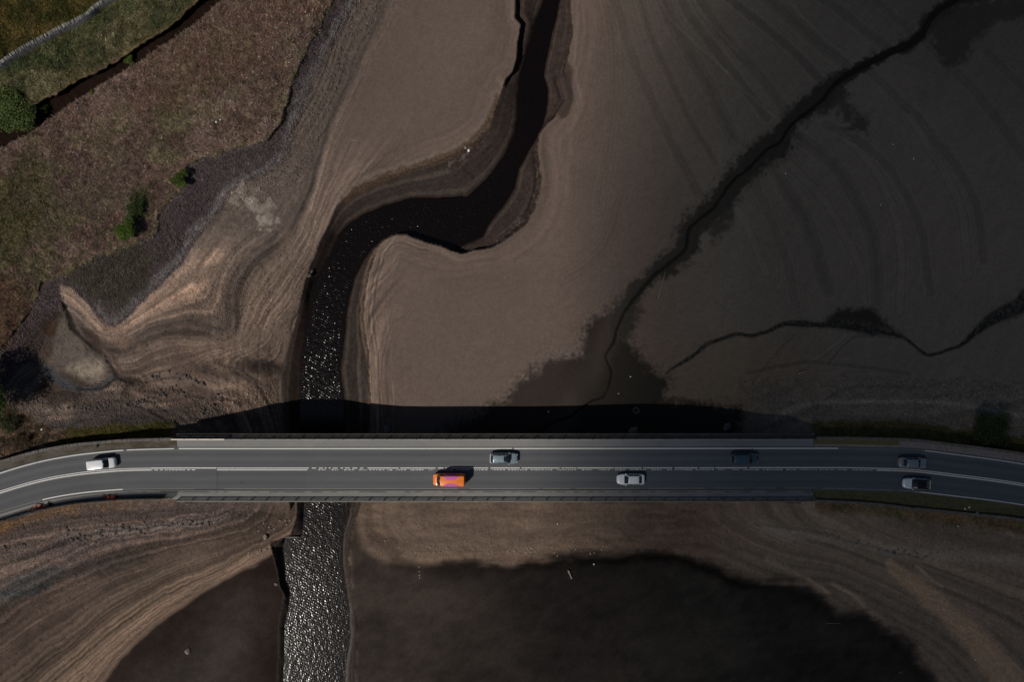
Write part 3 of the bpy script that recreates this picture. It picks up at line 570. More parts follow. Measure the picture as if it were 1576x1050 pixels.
idx = np.arange(H_*W_).reshape(H_, W_)
quads = np.stack([idx[1:, :-1], idx[1:, 1:], idx[:-1, 1:], idx[:-1, :-1]], -1).reshape(-1, 4)
PV = np.stack([WX, WY, Z], -1).reshape(-1, 3)
gm_, gnt, gb = mat_new("shore_ground")
ca = N(gnt, "ShaderNodeAttribute", attribute_name="Col"); ga = N(gnt, "ShaderNodeAttribute", attribute_name="grain")
wa = N(gnt, "ShaderNodeAttribute", attribute_name="wet")
tcg = N(gnt, "ShaderNodeNewGeometry")
nz = N(gnt, "ShaderNodeTexNoise"); nz.inputs["Scale"].default_value = 2.6; nz.inputs["Detail"].default_value = 8; nz.inputs["Roughness"].default_value = .7
gnt.links.new(tcg.outputs["Position"], nz.inputs["Vector"])
mr = N(gnt, "ShaderNodeMapRange"); mr.inputs[1].default_value = .3; mr.inputs[2].default_value = .7; mr.inputs[3].default_value = -.55; mr.inputs[4].default_value = .55
gnt.links.new(nz.outputs[0], mr.inputs[0])
mu = N(gnt, "ShaderNodeMath", operation='MULTIPLY_ADD'); gnt.links.new(mr.outputs[0], mu.inputs[0]); gnt.links.new(ga.outputs["Fac"], mu.inputs[1]); mu.inputs[2].default_value = 1.0
vm = N(gnt, "ShaderNodeVectorMath", operation='SCALE'); gnt.links.new(ca.outputs["Color"], vm.inputs[0]); gnt.links.new(mu.outputs[0], vm.inputs[3])
gnt.links.new(vm.outputs[0], gb.inputs["Base Color"])
bp = N(gnt, "ShaderNodeBump"); bp.inputs["Distance"].default_value = .22
gnt.links.new(nz.outputs[0], bp.inputs["Height"]); ms = N(gnt, "ShaderNodeMath", operation='MULTIPLY'); gnt.links.new(ga.outputs["Fac"], ms.inputs[0]); ms.inputs[1].default_value = .6
gnt.links.new(ms.outputs[0], bp.inputs["Strength"]); gnt.links.new(bp.outputs[0], gb.inputs["Normal"])
rr = N(gnt, "ShaderNodeMapRange"); rr.inputs[3].default_value = .95; rr.inputs[4].default_value = .7; gnt.links.new(wa.outputs["Fac"], rr.inputs[0]); gnt.links.new(rr.outputs[0], gb.inputs["Roughness"])
gb.inputs["Specular IOR Level"].default_value = .0
ground = fromnp("ground", PV, quads, gm_, colors=C.reshape(-1, 3), smooth=True); tag(ground, kind="structure")
for nm, arr in (("grain", G), ("wet", wet)):
    a = ground.data.attributes.new(nm, 'FLOAT', 'POINT'); a.data.foreach_set("value", arr.astype(np.float32).ravel())
del PV, quads

# river water ----------------------------------------------------
wm, nt, b = mat_new("river_water")
b.inputs["Base Color"].default_value = (0.005, 0.003, 0.0024, 1); b.inputs["Roughness"].default_value = .18; b.inputs["IOR"].default_value = 1.33; b.inputs["Specular IOR Level"].default_value = .8
g = N(nt, "ShaderNodeNewGeometry"); mp = N(nt, "ShaderNodeMapping"); mp.inputs["Rotation"].default_value = (0, 0, math.radians(35)); mp.inputs["Scale"].default_value = (1, .55, 1)
nt.links.new(g.outputs["Position"], mp.inputs["Vector"])
w1 = N(nt, "ShaderNodeTexNoise"); w1.inputs["Scale"].default_value = 1.9; w1.inputs["Detail"].default_value = 5; w1.inputs["Roughness"].default_value = .62; w1.inputs["Distortion"].default_value = .4
nt.links.new(mp.outputs[0], w1.inputs["Vector"])
cal = N(nt, "ShaderNodeAttribute", attribute_name="chop")
bp = N(nt, "ShaderNodeBump"); bp.inputs["Distance"].default_value = .10; bp.inputs["Strength"].default_value = .35
nt.links.new(w1.outputs[0], bp.inputs["Height"]); nt.links.new(bp.outputs[0], b.inputs["Normal"])
ua = np.arange(425, 905, 1.15); va = np.concatenate([[-2400, -1200, -500, -200, -80], np.arange(-30, 1062, 1.15), [1080, 1200, 1600, 2200, 3200]])
uu, vv = np.meshgrid(ua, va); xx, yy = px2w(uu, vv, WL)
dRs = at(dR, uu.ravel(), vv.ravel()).reshape(uu.shape)
chop = 2.05-.95*sstep(540, 800, vv)*sstep(552, 515, uu+14*fbm(uu, vv, 60, 3, 220))-.25*sstep(330, 60, vv)-.2*sstep(515, 535, uu)*(vv > 400)
chop = chop-.45*(vv > 780)*sstep(500, 532, uu)
chop = chop+.22*fbm(uu, vv, 40, 3, 221)
chop = np.where((vv > 820) & (vv < 866) & (uu < 448), .08, chop)
chop = chop*sstep(2, -8, dRs+3*fbm(uu, vv, 20, 2, 222)); chop = np.clip(chop, .03, 2.4)
wz = np.zeros(uu.shape)
for i in range(30):                                   # short wind waves crossing the channel
    ang = math.radians(56+rng.normal(0, 34)); lam = rng.uniform(.2, .5); k = 2*math.pi/lam
    wz += lam*rng.uniform(.6, 1.3)*np.sin(k*(xx*math.cos(ang)+yy*math.sin(ang))+rng.uniform(0, 6.28)+1.5*fbm(xx, yy, 4, 2, 300+i))
wz *= .0092*chop
wz += chop*.016*fbm(xx, yy, .35, 2, 330)
fi = np.arange(uu.size).reshape(uu.shape); q = np.stack([fi[1:, :-1], fi[1:, 1:], fi[:-1, 1:], fi[:-1, :-1]], -1).reshape(-1, 4)
keep = (dRs[1:, :-1] < 12).ravel() | (vv[1:, :-1] < -30).ravel() | (vv[1:, :-1] > 1062).ravel(); q = q[keep]
used, inv = np.unique(q, return_inverse=True)
WV = np.stack([xx, yy, WL+wz], -1).reshape(-1, 3)[used]
river = fromnp("river", WV, inv.reshape(-1, 4), wm); tag(river, kind="structure")

# cloud whose shadow covers the eastern flats --------------------
cm = bpy.data.materials.new("cloud_vapour"); cm.use_nodes = True; cnt = cm.node_tree; cnt.nodes.clear()
co = N(cnt, "ShaderNodeOutputMaterial"); pv = N(cnt, "ShaderNodeVolumePrincipled"); pv.inputs["Density"].default_value = 0.050; pv.inputs["Color"].default_value = (.97,.97,1,1)
cnt.links.new(pv.outputs[0], co.inputs["Volume"])
CH = 420.0
def cloud_mesh():
    # lens-shaped cloud: flat core 36 m deep, edge feathering out over ~40 m
    n = 96; vs = []; fs = []
    cx = (1900-788)/8.9; cy = 0.0
    rings = [0, .5, .70, .76, .80, .84, .88, .92, .95, .975, 1.0]
    R0 = cx-(778-788)/8.9                       # west edge of shade
    for k, r in enumerate(rings):
        for i in range(n):
            a = 2*math.pi*i/n; wob = 1+.020*math.sin(a*5+1)+.012*math.sin(a*9+2)+.008*math.sin(a*17)
            rr_ = R0*r*(wob if r > .6 else 1); edge = (1-r)*R0
            th = 36*min(1, edge/29)**1.25
            y = cy+rr_*math.sin(a)*1.25; x = cx+rr_*math.cos(a)+.09*y
            vs.append((x+SX*CH, y+SY*CH, CH+th*.65)); vs.append((x+SX*CH, y+SY*CH, CH-th*.35))
    for k in range(len(rings)-1):
        for i in range(n):
            j = (i+1) % n; a0 = 2*(k*n+i); a1 = 2*(k*n+j); b0 = 2*((k+1)*n+i); b1 = 2*((k+1)*n+j)
            if k == 0: fs.append((0+a0, b0, b1)) if False else None
            fs.append((a0, b0, b1, a1)); fs.append((a0+1, a1+1, b1+1, b0+1))
    return vs, fs
vs, fs = cloud_mesh()
bm = bmesh.new(); bv = [bm.verts.new(v) for v in vs]; bm.verts.ensure_lookup_table()
for f_ in fs:
    try: bm.faces.new([bv[i] for i in f_])
    except ValueError: pass
bmesh.ops.remove_doubles(bm, verts=bm.verts, dist=.05); bmesh.ops.recalc_face_normals(bm, faces=bm.faces)
cloud = frombm("cloud", bm, cm, smooth=True); tag(cloud, kind="structure")
# ------------------------------------------------------------------ road ribbons
print("road")
def resample(P, step=3.0):
    d = np.r_[0, np.cumsum(np.hypot(*(np.diff(P[:, :2], axis=0).T)))]; n = int(d[-1]/step)
    s = np.linspace(0, d[-1], n); return np.c_[np.interp(s, d, P[:,0]), np.interp(s, d, P[:,1])]
RP = resample(RC, 3.0)
tg = np.gradient(RP, axis=0); tg /= np.linalg.norm(tg, axis=1)[:, None]; RN = np.c_[-tg[:,1], tg[:,0]]     # +normal = south (down in the picture)
def offN(u): return np.interp(u, [-300, 0, 140, 270, 1340, 1430, 1576, 1900], [-27, -27.2, -28.6, -30.8, -30.9, -32, -31, -31])
def offS(u): return np.interp(u, [-300, 0, 56, 114, 186, 400, 1250, 1340, 1430, 1576, 1900], [29.5, 29.7, 30, 30.3, 30.8, 31.4, 31, 32, 32.3, 31, 31])
def rib(u0, u1, f0, f1, z, cross=1, closed_z=None):
    """strip along the road between two offsets; returns verts (n, cross+1, 3), map coords"""
    m = (RP[:,0] >= u0-1e-6) & (RP[:,0] <= u1+1e-6); P = RP[m]; Nn = RN[m]
    # exact ends
    def onp(u):
        return np.array([u, np.interp(u, RP[:,0], RP[:,1])]), np.array([np.interp(u, RP[:,0], RN[:,0]), np.interp(u, RP[:,0], RN[:,1])])
    a, an = onp(u0); b_, bn = onp(u1); P = np.vstack([a, P, b_]); Nn = np.vstack([an, Nn, bn])
    o0 = (f0(P[:,0]) if callable(f0) else float(f0))+np.zeros(len(P)); o1 = (f1(P[:,0]) if callable(f1) else float(f1))+np.zeros(len(P))
    tt = np.linspace(0, 1, cross+1)
    off = o0[:,None]*(1-tt)+o1[:,None]*tt
    uv = P[:,None,:]+Nn[:,None,:]*off[...,None]
    x, y = px2w(uv[...,0], uv[...,1], z); return np.stack([x, y, np.full(x.shape, float(z))], -1), P, off
def ribbon(name, u0, u1, f0, f1, z, mat, cross=1, colorf=None, parent=None, thick=0.0):
    Vv, P, off = rib(u0, u1, f0, f1, z, cross); n, m = Vv.shape[:2]
    i = np.arange(n*m).reshape(n, m); q = np.stack([i[:-1, :-1], i[:-1, 1:], i[1:, 1:], i[1:, :-1]], -1).reshape(-1, 4)
    V3 = Vv.reshape(-1, 3)
    if thick:
        V3 = np.vstack([V3, V3-np.array([0, 0, thick])]); k = n*m
        side = [np.stack([i[:-1,0], i[1:,0], i[1:,0]+k, i[:-1,0]+k], -1), np.stack([i[1:,-1], i[:-1,-1], i[:-1,-1]+k, i[1:,-1]+k], -1),
                np.stack([i[0,1:], i[0,:-1], i[0,:-1]+k, i[0,1:]+k], -1), np.stack([i[-1,:-1], i[-1,1:], i[-1,1:]+k, i[-1,:-1]+k], -1)]
        q = np.vstack([q, q[:, ::-1]+k]+side)
    if mat is None: return V3, q
    col = None
    if colorf is not None:
        uu_ = np.repeat(P[:,0], m).reshape(n, m); col = colorf(uu_, off).reshape(-1, 3)
        if thick: col = np.vstack([col, col])
    o = fromnp(name, V3, q[:, ::-1] if not thick else q[:, ::-1], mat, parent, colors=col); return o
def colmat(name, rough=.9, var=.1, scale=6, bump=.1, spec=.3, bscale=30):
    m, nt, b = mat_new(name); ca = N(nt, "ShaderNodeAttribute", attribute_name="Col"); g = N(nt, "ShaderNodeNewGeometry")
    nz = N(nt, "ShaderNodeTexNoise"); nz.inputs["Scale"].default_value = scale; nz.inputs["Detail"].default_value = 7; nz.inputs["Roughness"].default_value = .7; nt.links.new(g.outputs["Position"], nz.inputs["Vector"])
    mr = N(nt, "ShaderNodeMapRange"); mr.inputs[1].default_value = .3; mr.inputs[2].default_value = .7; mr.inputs[3].default_value = 1-var; mr.inputs[4].default_value = 1+var
    nt.links.new(nz.outputs[0], mr.inputs[0]); vm = N(nt, "ShaderNodeVectorMath", operation='SCALE'); nt.links.new(ca.outputs["Color"], vm.inputs[0]); nt.links.new(mr.outputs[0], vm.inputs[3]); nt.links.new(vm.outputs[0], b.inputs["Base Color"])
    b.inputs["Roughness"].default_value = rough; b.inputs["Specular IOR Level"].default_value = spec
    if bump:
        bp = N(nt, "ShaderNodeBump"); bp.inputs["Strength"].default_value = bump; bp.inputs["Distance"].default_value = .02; nt.links.new(nz.outputs[0], bp.inputs["Height"]); nt.links.new(bp.outputs[0], b.inputs["Normal"])
    return m
M_ASPH = colmat("asphalt", .85, .10, 9, .15, .35)
M_FOOT = colmat("footway_surface", .9, .12, 5, .15, .25)
def asph(u, off):
    c = np.ones(u.shape+(3,))*A(76,76,77)
    o = off
    tr = np.zeros(u.shape)
    for c0, am in ((-22, -.10), (-15.5, .09), (-9, -.07), (8, -.05), (15, .05), (22, -.08), (-29, .10), (1, .04)): tr += 1.5*am*np.exp(-((o-c0)/2.4)**2)
    s_ = 1+tr+.06*fbm(u, o*3, 60, 4, 400)+.05*fbm(u, o*6, 9, 2, 401)+.05*fbm(u*.3, o*9, 12, 3, 402)
    s_ = np.where((np.abs(u-334) < 1.2) & (o > 1), s_*.8, s_); s_ = np.where((np.abs(u-372) < 3) & (np.abs(o-21) < 1.5), s_*.75, s_)
    s_ = np.where((u > 334) & (u < 472) & (o > 1.5), s_*.97, s_); s_ = np.where((u < 186) & (o > 0), s_*.95, s_)
    s_ = np.where((u > 470) & (u < 700), s_*1.03, s_)
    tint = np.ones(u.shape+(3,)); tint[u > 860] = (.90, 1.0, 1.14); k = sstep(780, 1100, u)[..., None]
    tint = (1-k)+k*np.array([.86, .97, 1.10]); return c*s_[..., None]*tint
road = ribbon("road", -480, 2280, lambda u: offN(u)-2.4, lambda u: offS(u)+2.2, 0.0, M_ASPH, cross=44, colorf=asph, thick=.06)
tag(road, kind="structure")
# painted lines with worn gaps
pm, nt, b = mat_new("road_paint"); g = N(nt, "ShaderNodeNewGeometry")
nz = N(nt, "ShaderNodeTexNoise"); nz.inputs["Scale"].default_value = 2.2; nz.inputs["Detail"].default_value = 8; nz.inputs["Roughness"].default_value = .75; nt.links.new(g.outputs["Position"], nz.inputs["Vector"])
cr = N(nt, "ShaderNodeValToRGB"); cr.color_ramp.elements[0].position = .30; cr.color_ramp.elements[0].color = (.22,.22,.21,1); cr.color_ramp.elements[1].position = .44; cr.color_ramp.elements[1].color = (.74,.73,.69,1)
nt.links.new(nz.outputs[0], cr.inputs[0]); nt.links.new(cr.outputs[0], b.inputs["Base Color"]); b.inputs["Roughness"].default_value = .7
fm = simple("faded_paint", (.21,.205,.19), .85, var=.2, scale=3)
pv_, pq = [], []; k0 = 0
fv_, fq = [], []; k1 = 0
def paint(u0, u1, o0, w=1.45, faded=False):
    global k0, k1
    f0 = (lambda u: (o0(u) if callable(o0) else o0)-w/2); f1 = (lambda u: (o0(u) if callable(o0) else o0)+w/2)
    v3, q = ribbon("x", u0, u1, f0, f1, .005, None)
    if faded: fv_.append(v3); fq.append(q[:, ::-1]+k1); k1 += len(v3)
    else: pv_.append(v3); pq.append(q[:, ::-1]+k0); k0 += len(v3)
paint(-480, 191, offN); paint(196, 268, offN, 1.3); paint(275, 1290, offN, 1.6); paint(1290, 1420, offN, .9, True); paint(1420, 2280, offN, 1.2)
paint(-480, 232, -.9, 1.1); paint(232, 333, -1.0, 1.5); paint(334, 473, -.9, 1.3)
u = 473.0
while u < 560: L = rng.uniform(2, 8); paint(u, u+L, -.9, 1.3); u += L+rng.uniform(1, 7)
while u < 1140: L = rng.uniform(14, 60); paint(u, u+L, -.9, rng.uniform(1.2, 1.5)); u += L+rng.uniform(.8, 4)
paint(u, 2280, -1.1, 1.35)
paint(-480, 232, 1.9, 1.5); paint(334, 473, 1.9, 1.2)
u = 232.0
while u < 300: L = rng.uniform(2, 7); paint(u, u+L, 1.9, 1.1); u += L+rng.uniform(.6, 3)
u = 490.0
while u < 1349:
    n = rng.integers(2, 9)
    for _ in range(n): L = rng.uniform(1, 4.2); paint(u, u+L, 1.9+rng.uniform(-.15, .15), rng.uniform(.8, 1.2)); u += L+rng.uniform(.8, 2)
    u += rng.uniform(2, 9)
paint(1349, 2280, 1.7, 1.5)
paint(-480, 56, offS, .8, True); paint(58, 187, offS, 1.5); paint(187, 300, lambda u: offS(u)+.3, .7, True)
paint(345, 640, lambda u: offS(u)-.2, .9, True)
u = 640.0
while u < 1420: L = rng.uniform(30, 110); paint(u, u+L, lambda u: offS(u)-.4, 1.0, True); u += L+rng.uniform(3, 20)
paint(1410, 2280, offS, 1.15)
tag(fromnp("road_marking", np.vstack(pv_), np.vstack(pq), pm), kind="structure")
tag(fromnp("worn_road_marking", np.vstack(fv_), np.vstack(fq), fm), kind="structure")

def footc(u, off):
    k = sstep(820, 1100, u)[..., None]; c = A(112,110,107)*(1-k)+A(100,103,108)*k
    s_ = 1+.10*fbm(u, off*4, 30, 4, 410)+.06*fbm(u, off*8, 6, 2, 411); return c*s_[..., None]
def footcS(u, off):
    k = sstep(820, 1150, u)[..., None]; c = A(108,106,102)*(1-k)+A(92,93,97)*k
    s_ = 1+.14*fbm(u, off*4, 24, 4, 412)+.08*fbm(u, off*8, 5, 2, 413)
    e = np.exp(-((off-35.5)/1.3)**2)*np.clip(fbm(u, off, 14, 3, 414)*3+.5, 0, 1)*(u > 200); return c*(s_*(1-.55*e))[..., None]
KH = .12
fS = ribbon("pavement", -480, 1252, lambda u: offS(u)+2.6, lambda u: np.where(u < 268, offS(u)+2.6+np.interp(u, [-300, 270], [10.6, 10]), 47.3), KH, M_FOOT, cross=14, colorf=footcS, thick=.2); tag(fS, kind="structure")
M_KERB = simple("kerb_stone", A(104,102,96), .9, var=.15, scale=2, bump=.2)
M_GROVE = simple("gutter_silt", A(62,58,50), .95, var=.25, scale=3)
tag(ribbon("kerb", 200, 1250, lambda u: offS(u)+2.25, lambda u: offS(u)+3.2, KH+.012, M_KERB, thick=.2), kind="structure")
gut = ribbon("gutter", 230, 1250, lambda u: offS(u)+1.2, lambda u: offS(u)+2.25, .004, M_GROVE); tag(gut, kind="structure")

# ------------------------------------------------------------------ bridge
print("bridge")
def gx(u, z=0): return (u-788)*(ZC-z)/F
def gy(v, z=0): return -(v-525)*(ZC-z)/F
CV = 721.8
M_CONC = simple("bridge_concrete", (.24,.225,.205), .9, var=.22, scale=.8, bump=.3, bscale=8)
M_CONC2 = simple("shade_darkened_edge_beam", (.075,.067,.06), .92, var=.3, scale=1.6, bump=.3, bscale=9)  # concrete colour lowered so the ledge carries the railing's shade
M_RAIL = simple("dark_galvanised_steel", (.075,.075,.075), .55, .4, var=.25, scale=4)
M_RAILD = simple("dark_painted_steel", (.05,.048,.045), .6, .3, var=.25, scale=4)
M_COPE = simple("pale_coping", (.40,.375,.34), .85, var=.18, scale=1.2, bump=.1)
M_PEACH = simple("new_peach_coping", (.80,.66,.55), .8, var=.06, scale=2)
X0, X1 = gx(271.5), gx(1251.5)
br = tag(empty("road_bridge", ((X0+X1)/2, gy(CV), 0)), "long grey concrete road bridge crossing the dark river and mud flats", "bridge")
bx, by = br.location.x, br.location.y
def bbox(name, x0, x1, y0, y1, z0, z1, mat, bev=0.0, parent=br):
    bm = bmesh.new(); box(bm, x0, x1, y0, y1, z0, z1, bev)
    for v in bm.verts:
        v.co.x -= bx; v.co.y -= by
    return frombm(name, bm, mat, parent)
yN, yS = gy(668.0), gy(773.4)          # outer faces
yNp, ySp = gy(675.6), gy(769.2)        # parapet lines
bbox("deck", X0, X1, ySp-.12, yNp+.12, -.30, -.064, M_CONC)
def prof(name, pts, x0, x1, mat, parent=br, extra_x=None):
    """extrude a (y, z) profile along x"""
    xs_ = [x0, x1]; n = len(pts); vs = [(x-bx, y-by, z) for x in xs_ for y, z in pts]
    fs = [tuple(range(n))[::-1], tuple(range(n, 2*n))]+[(i, (i+1) % n, n+(i+1) % n, n+i) for i in range(n)]
    return frompy(name, vs, fs, mat, parent)
prof("edge_beam", [(yNp+.13, -.12), (yN-.05, -.16), (yN, -.22), (yN, -1.0), (yN-.5, -1.05), (yNp+.13, -.6)], X0, X1, M_CONC2)
prof("edge_beam", [(ySp-.13, -.02), (ySp-.13, -.6), (yS+.4, -1.05), (yS, -1.0), (yS, -.10), (yS+.05, -.05)][::-1], X0, X1, M_KERB)
for yy_ in np.linspace(ySp+.6, yNp-.6, 6):
    bbox("girder", X0, X1, yy_-.35, yy_+.35, -1.75, -.305, M_CONC)
# north footway and upstand
fN = ribbon("footway", 274, 1252, lambda u: offN(u)-2.6, -45.0, KH, M_FOOT, cross=12, colorf=footc, thick=.18)
fN.parent = br; fN.matrix_parent_inverse = Matrix.Translation(-br.location)
bbox("upstand", gx(349), X1, gy(676.9), gy(675.9), -.06, .30, M_COPE, .02)
bbox("upstand", gx(266.5), gx(349)-.01, gy(677.1), gy(675.5), -.06, .34, M_PEACH, .02)["label"] = "pale peach coloured new section of coping"
def parapet(yl, x0, x1, z0, mat, hgt=1.05, tw=.045, tmat=None):
    rl = bbox("parapet", x0, x1, yl-tw, yl+tw, z0+hgt-.05, z0+hgt, tmat or mat, .01)     # top rail carries the rest
    def sub(name, bm): 
        for v in bm.verts: v.co.x -= bx; v.co.y -= by
        o = frombm(name, bm, mat, rl); return o
    bm = bmesh.new()
    for zz in (.12, .45, .75): box(bm, x0, x1, yl-.02, yl+.02, z0+zz, z0+zz+.045)
    sub("rail", bm)
    bm = bmesh.new(); x = x0+.1
    while x < x1-.05: box(bm, x-.018, x+.018, yl-.013, yl+.013, z0+.14, z0+hgt-.05); x += .125
    sub("infill_bars", bm)
    n = int(round((x1-x0)/2.53))
    for i in range(n+1):
        xx_ = x0+.08+(x1-x0-.16)*i/n; bm = bmesh.new(); box(bm, xx_-.06, xx_+.06, yl-.07, yl+.07, z0-.02, z0+hgt+.02, .008); sub("post", bm)
    return rl
parapet(yNp, gx(350)+.02, X1-.3, -.05, M_RAIL, tmat=M_COPE)
parapet(yNp, gx(266.5), gx(350)-.02, -.05, M_RAIL, tw=.11, tmat=M_PEACH)["label"] = "left end of the upper parapet with a new peach coloured top rail"
parapet(ySp, X0+.3, X1-.3, .0, M_RAILD)
for xp in np.linspace(gx(365), gx(1170), 6):
    zt = -1.755; u_ = xp*F/ZC+788
    bm = bmesh.new(); box(bm, xp-.55, xp+.55, ySp+.5, yNp-.5, -13, zt-.6, .12)
    for v in bm.verts: v.co.x -= bx; v.co.y -= by
    pr_ = frombm("pier", bm, M_CONC, br)
    bm = bmesh.new(); box(bm, xp-.9, xp+.9, ySp+.15, yNp-.15, zt-.6, zt, .06)
    for v in bm.verts: v.co.x -= bx; v.co.y -= by
    frombm("pier_cap", bm, M_CONC, pr_)
for xa, sg in ((X0, -1), (X1, 1)):
    bbox("abutment", min(xa+sg*.02, xa+sg*1.6), max(xa+sg*.02, xa+sg*1.6), ySp+.02, yNp-.02, -10, -.32, M_CONC)

# ------------------------------------------------------------------ boundary walls, fence, barrier
M_STONE = simple("dark_wall_stone", (.13,.118,.105), .95, var=.35, scale=1.6, bump=.9, bscale=3.5)
def stone_wall(u0, u1, offf, sgn, z_top, z_bot, w_m, label, cope_col=None):
    m = (RP[:,0] > u0) & (RP[:,0] < u1); P = RP[m][::1]; Nn = RN[m]; o = offf(P[:,0])*sgn
    uv = P+Nn*o[:,None]; x, y = px2w(uv[:,0], uv[:,1], 0); nx, ny = Nn[:,0]*sgn, -Nn[:,1]*sgn
    root = tag(empty("stone_wall", (x[len(x)//2], y[len(y)//2], z_top-.5)), label, "wall"); rx, ry, rz = root.location
    vs = []; n = len(x)
    for i in range(n):
        zt = z_top-.12+.02*math.sin(i*1.7)
        for (d, z) in ((0, z_bot), (0, zt), (w_m, zt), (w_m, z_bot)): vs.append((x[i]+nx[i]*d-rx, y[i]+ny[i]*d-ry, z-rz))
    fs = []
    for i in range(n-1):
        for k in range(4):
            a, b_ = i*4+k, i*4+(k+1) % 4; fs.append((a, b_, b_+4, a+4) if sgn > 0 else (a, a+4, b_+4, b_))
    fs += [(0,1,2,3), tuple((n-1)*4+k for k in (3,2,1,0))]
    frompy("wall_body", vs, fs, M_STONE, root)
    bm = bmesh.new(); d = np.r_[0, np.cumsum(np.hypot(np.diff(x), np.diff(y)))]; s = 0.0; rr = random.Random(5)
    while s < d[-1]-.4:
        L = rr.uniform(.35, .6); c = s+L/2; cx_, cy_ = np.interp(c, d, x), np.interp(c, d, y); ax, ay = np.interp(c, d, nx), np.interp(c, d, ny); a = math.atan2(ay, ax)
        b2 = bmesh.new(); box(b2, -.05-rr.uniform(0,.04), w_m+.05+rr.uniform(0,.04), -L/2+.012, L/2-.012, 0, .13+rr.uniform(-.03,.05), .03)
        mt = Matrix.Translation((cx_-rx, cy_-ry, z_top-.13-rz)) @ Matrix.Rotation(a+rr.uniform(-.05,.05), 4, 'Z')
        b2.transform(mt); me = bpy.data.meshes.new("t"); b2.to_mesh(me); b2.free(); bm.from_mesh(me); bpy.data.meshes.remove(me); s += L
    frombm("coping", bm, cope_col or M_STONE, root); return root
stone_wall(-460, 270, lambda u: np.interp(u, [-300, 0, 100, 165, 270], [42.3, 42.3, 43, 42.5, 43.8]), -1, .10, -3.2, .35, "dark stone retaining wall along the grassy verge above the left end of the bridge")
stone_wall(1255, 2250, lambda u: np.interp(u, [1250, 1384, 1455, 1576, 1900], [44.6, 44.6, 44.5, 45, 45]), -1, .10, -3.5, .35, "dark stone wall along the far right verge above the road")
stone_wall(1254, 2250, lambda u: np.interp(u, [1250, 1350, 1404, 1493, 1576, 1900], [47.6, 52, 57, 55, 52, 52]), 1, .45, -2.5, .35, "dark stone wall along the grassy verge below the road on the right")
# verge ground
vcol = lambda c: (lambda u, off: c(u, off))
def vN(u, off):
    c = np.ones(u.shape+(3,))*A(80,74,68); g_ = np.clip(fbm(u, off*2, 14, 4, 420)*1.5+.35+sstep(130, 240, u)*.5, 0, 1)[..., None]
    c = c*(1-g_*.8)+A(60,53,38)*g_*.8; e = (off < -36)*1.0; return c*(1+.25*fbm(u, off*2, 3, 2, 421))[..., None]
def vNR(u, off):
    c = np.ones(u.shape+(3,))*S(43,42,44); g_ = ((u < 1382)*sstep(-36, -38, off))[..., None]; c = c*(1-g_)+S(32,30,20)*g_; return c*(1+.25*fbm(u, off*2, 3, 2, 422))[..., None]
def vSR(u, off): return (np.ones(u.shape+(3,))*S(25,25,17))*(1+.4*fbm(u, off*2, 4, 3, 423))[..., None]
M_VERGE = colmat("verge_turf", .95, .3, 4, .8, .1)
tag(ribbon("verge", -460, 272, lambda u: offN(u)-2.4, lambda u: -np.interp(u, [-300, 0, 100, 165, 270], [42.3, 42.3, 43, 42.5, 43.8]), -.02, M_VERGE, cross=12, colorf=vN), kind="structure")
tag(ribbon("verge", 1252, 2250, lambda u: offN(u)-2.4, -44.6, -.02, M_VERGE, cross=12, colorf=vNR), kind="structure")
tag(ribbon("verge", 1252, 2250, lambda u: offS(u)+2.2, lambda u: np.interp(u, [1250, 1350, 1404, 1493, 1576, 1900], [47.6, 52, 57, 55, 52, 52]), -.02, M_VERGE, cross=14, colorf=vSR), kind="structure")
# black picket fence south side, left
M_BLK = simple("black_timber", (.012,.012,.013), .8, var=.3, scale=3)
m = (RP[:,0] > -420) & (RP[:,0] < 269); P = RP[m]; Nn = RN[m]; o = np.interp(P[:,0], [-400, 0, 60, 114, 178, 266], [42.8, 42.8, 43.2, 43.2, 43.6, 43.0])
uv = P+Nn*o[:,None]; fx, fy = px2w(uv[:,0], uv[:,1], 0); fd = np.r_[0, np.cumsum(np.hypot(np.diff(fx), np.diff(fy)))]
fence = tag(empty("picket_fence", (fx[-1], fy[-1], 0)), "low black picket fence curving along the pavement left of the bridge", "fence")
fence_parts = {"picket": bmesh.new(), "board": bmesh.new()}
def fbox(bm, s, L, d0, d1, z0, z1):
    cx_, cy_ = np.interp(s, fd, fx), np.interp(s, fd, fy); ex, ey = np.interp(s+.1, fd, fx)-np.interp(s-.1, fd, fx), np.interp(s+.1, fd, fy)-np.interp(s-.1, fd, fy); a = math.atan2(ey, ex)
    b2 = bmesh.new(); box(b2, -L/2, L/2, d0, d1, z0, z1); b2.transform(Matrix.Translation((cx_-fx[-1], cy_-fy[-1], 0)) @ Matrix.Rotation(a, 4, 'Z'))
    me = bpy.data.meshes.new("t"); b2.to_mesh(me); b2.free(); bm.from_mesh(me); bpy.data.meshes.remove(me)
s = .3
while s < fd[-1]-.1:
    fbox(fence_parts["picket"], s, .21, .05, .10, -.1, 1.75+random.uniform(-.05,.05)); s += .41
s = 1.0
while s < fd[-1]-.9:
    fbox(fence_parts["board"], s, 2.02, -.22, .04, -.3, 1.05); s += 2.0
pk = frombm("pickets", fence_parts["picket"], M_BLK, fence); frombm("boards", fence_parts["board"], M_BLK, fence)
s = .5
while s < fd[-1]:
    bm = bmesh.new(); fbox(bm, s, .14, -.14, -.005, -.3, 1.25); frombm("post", bm, M_BLK, fence); s += 2.4
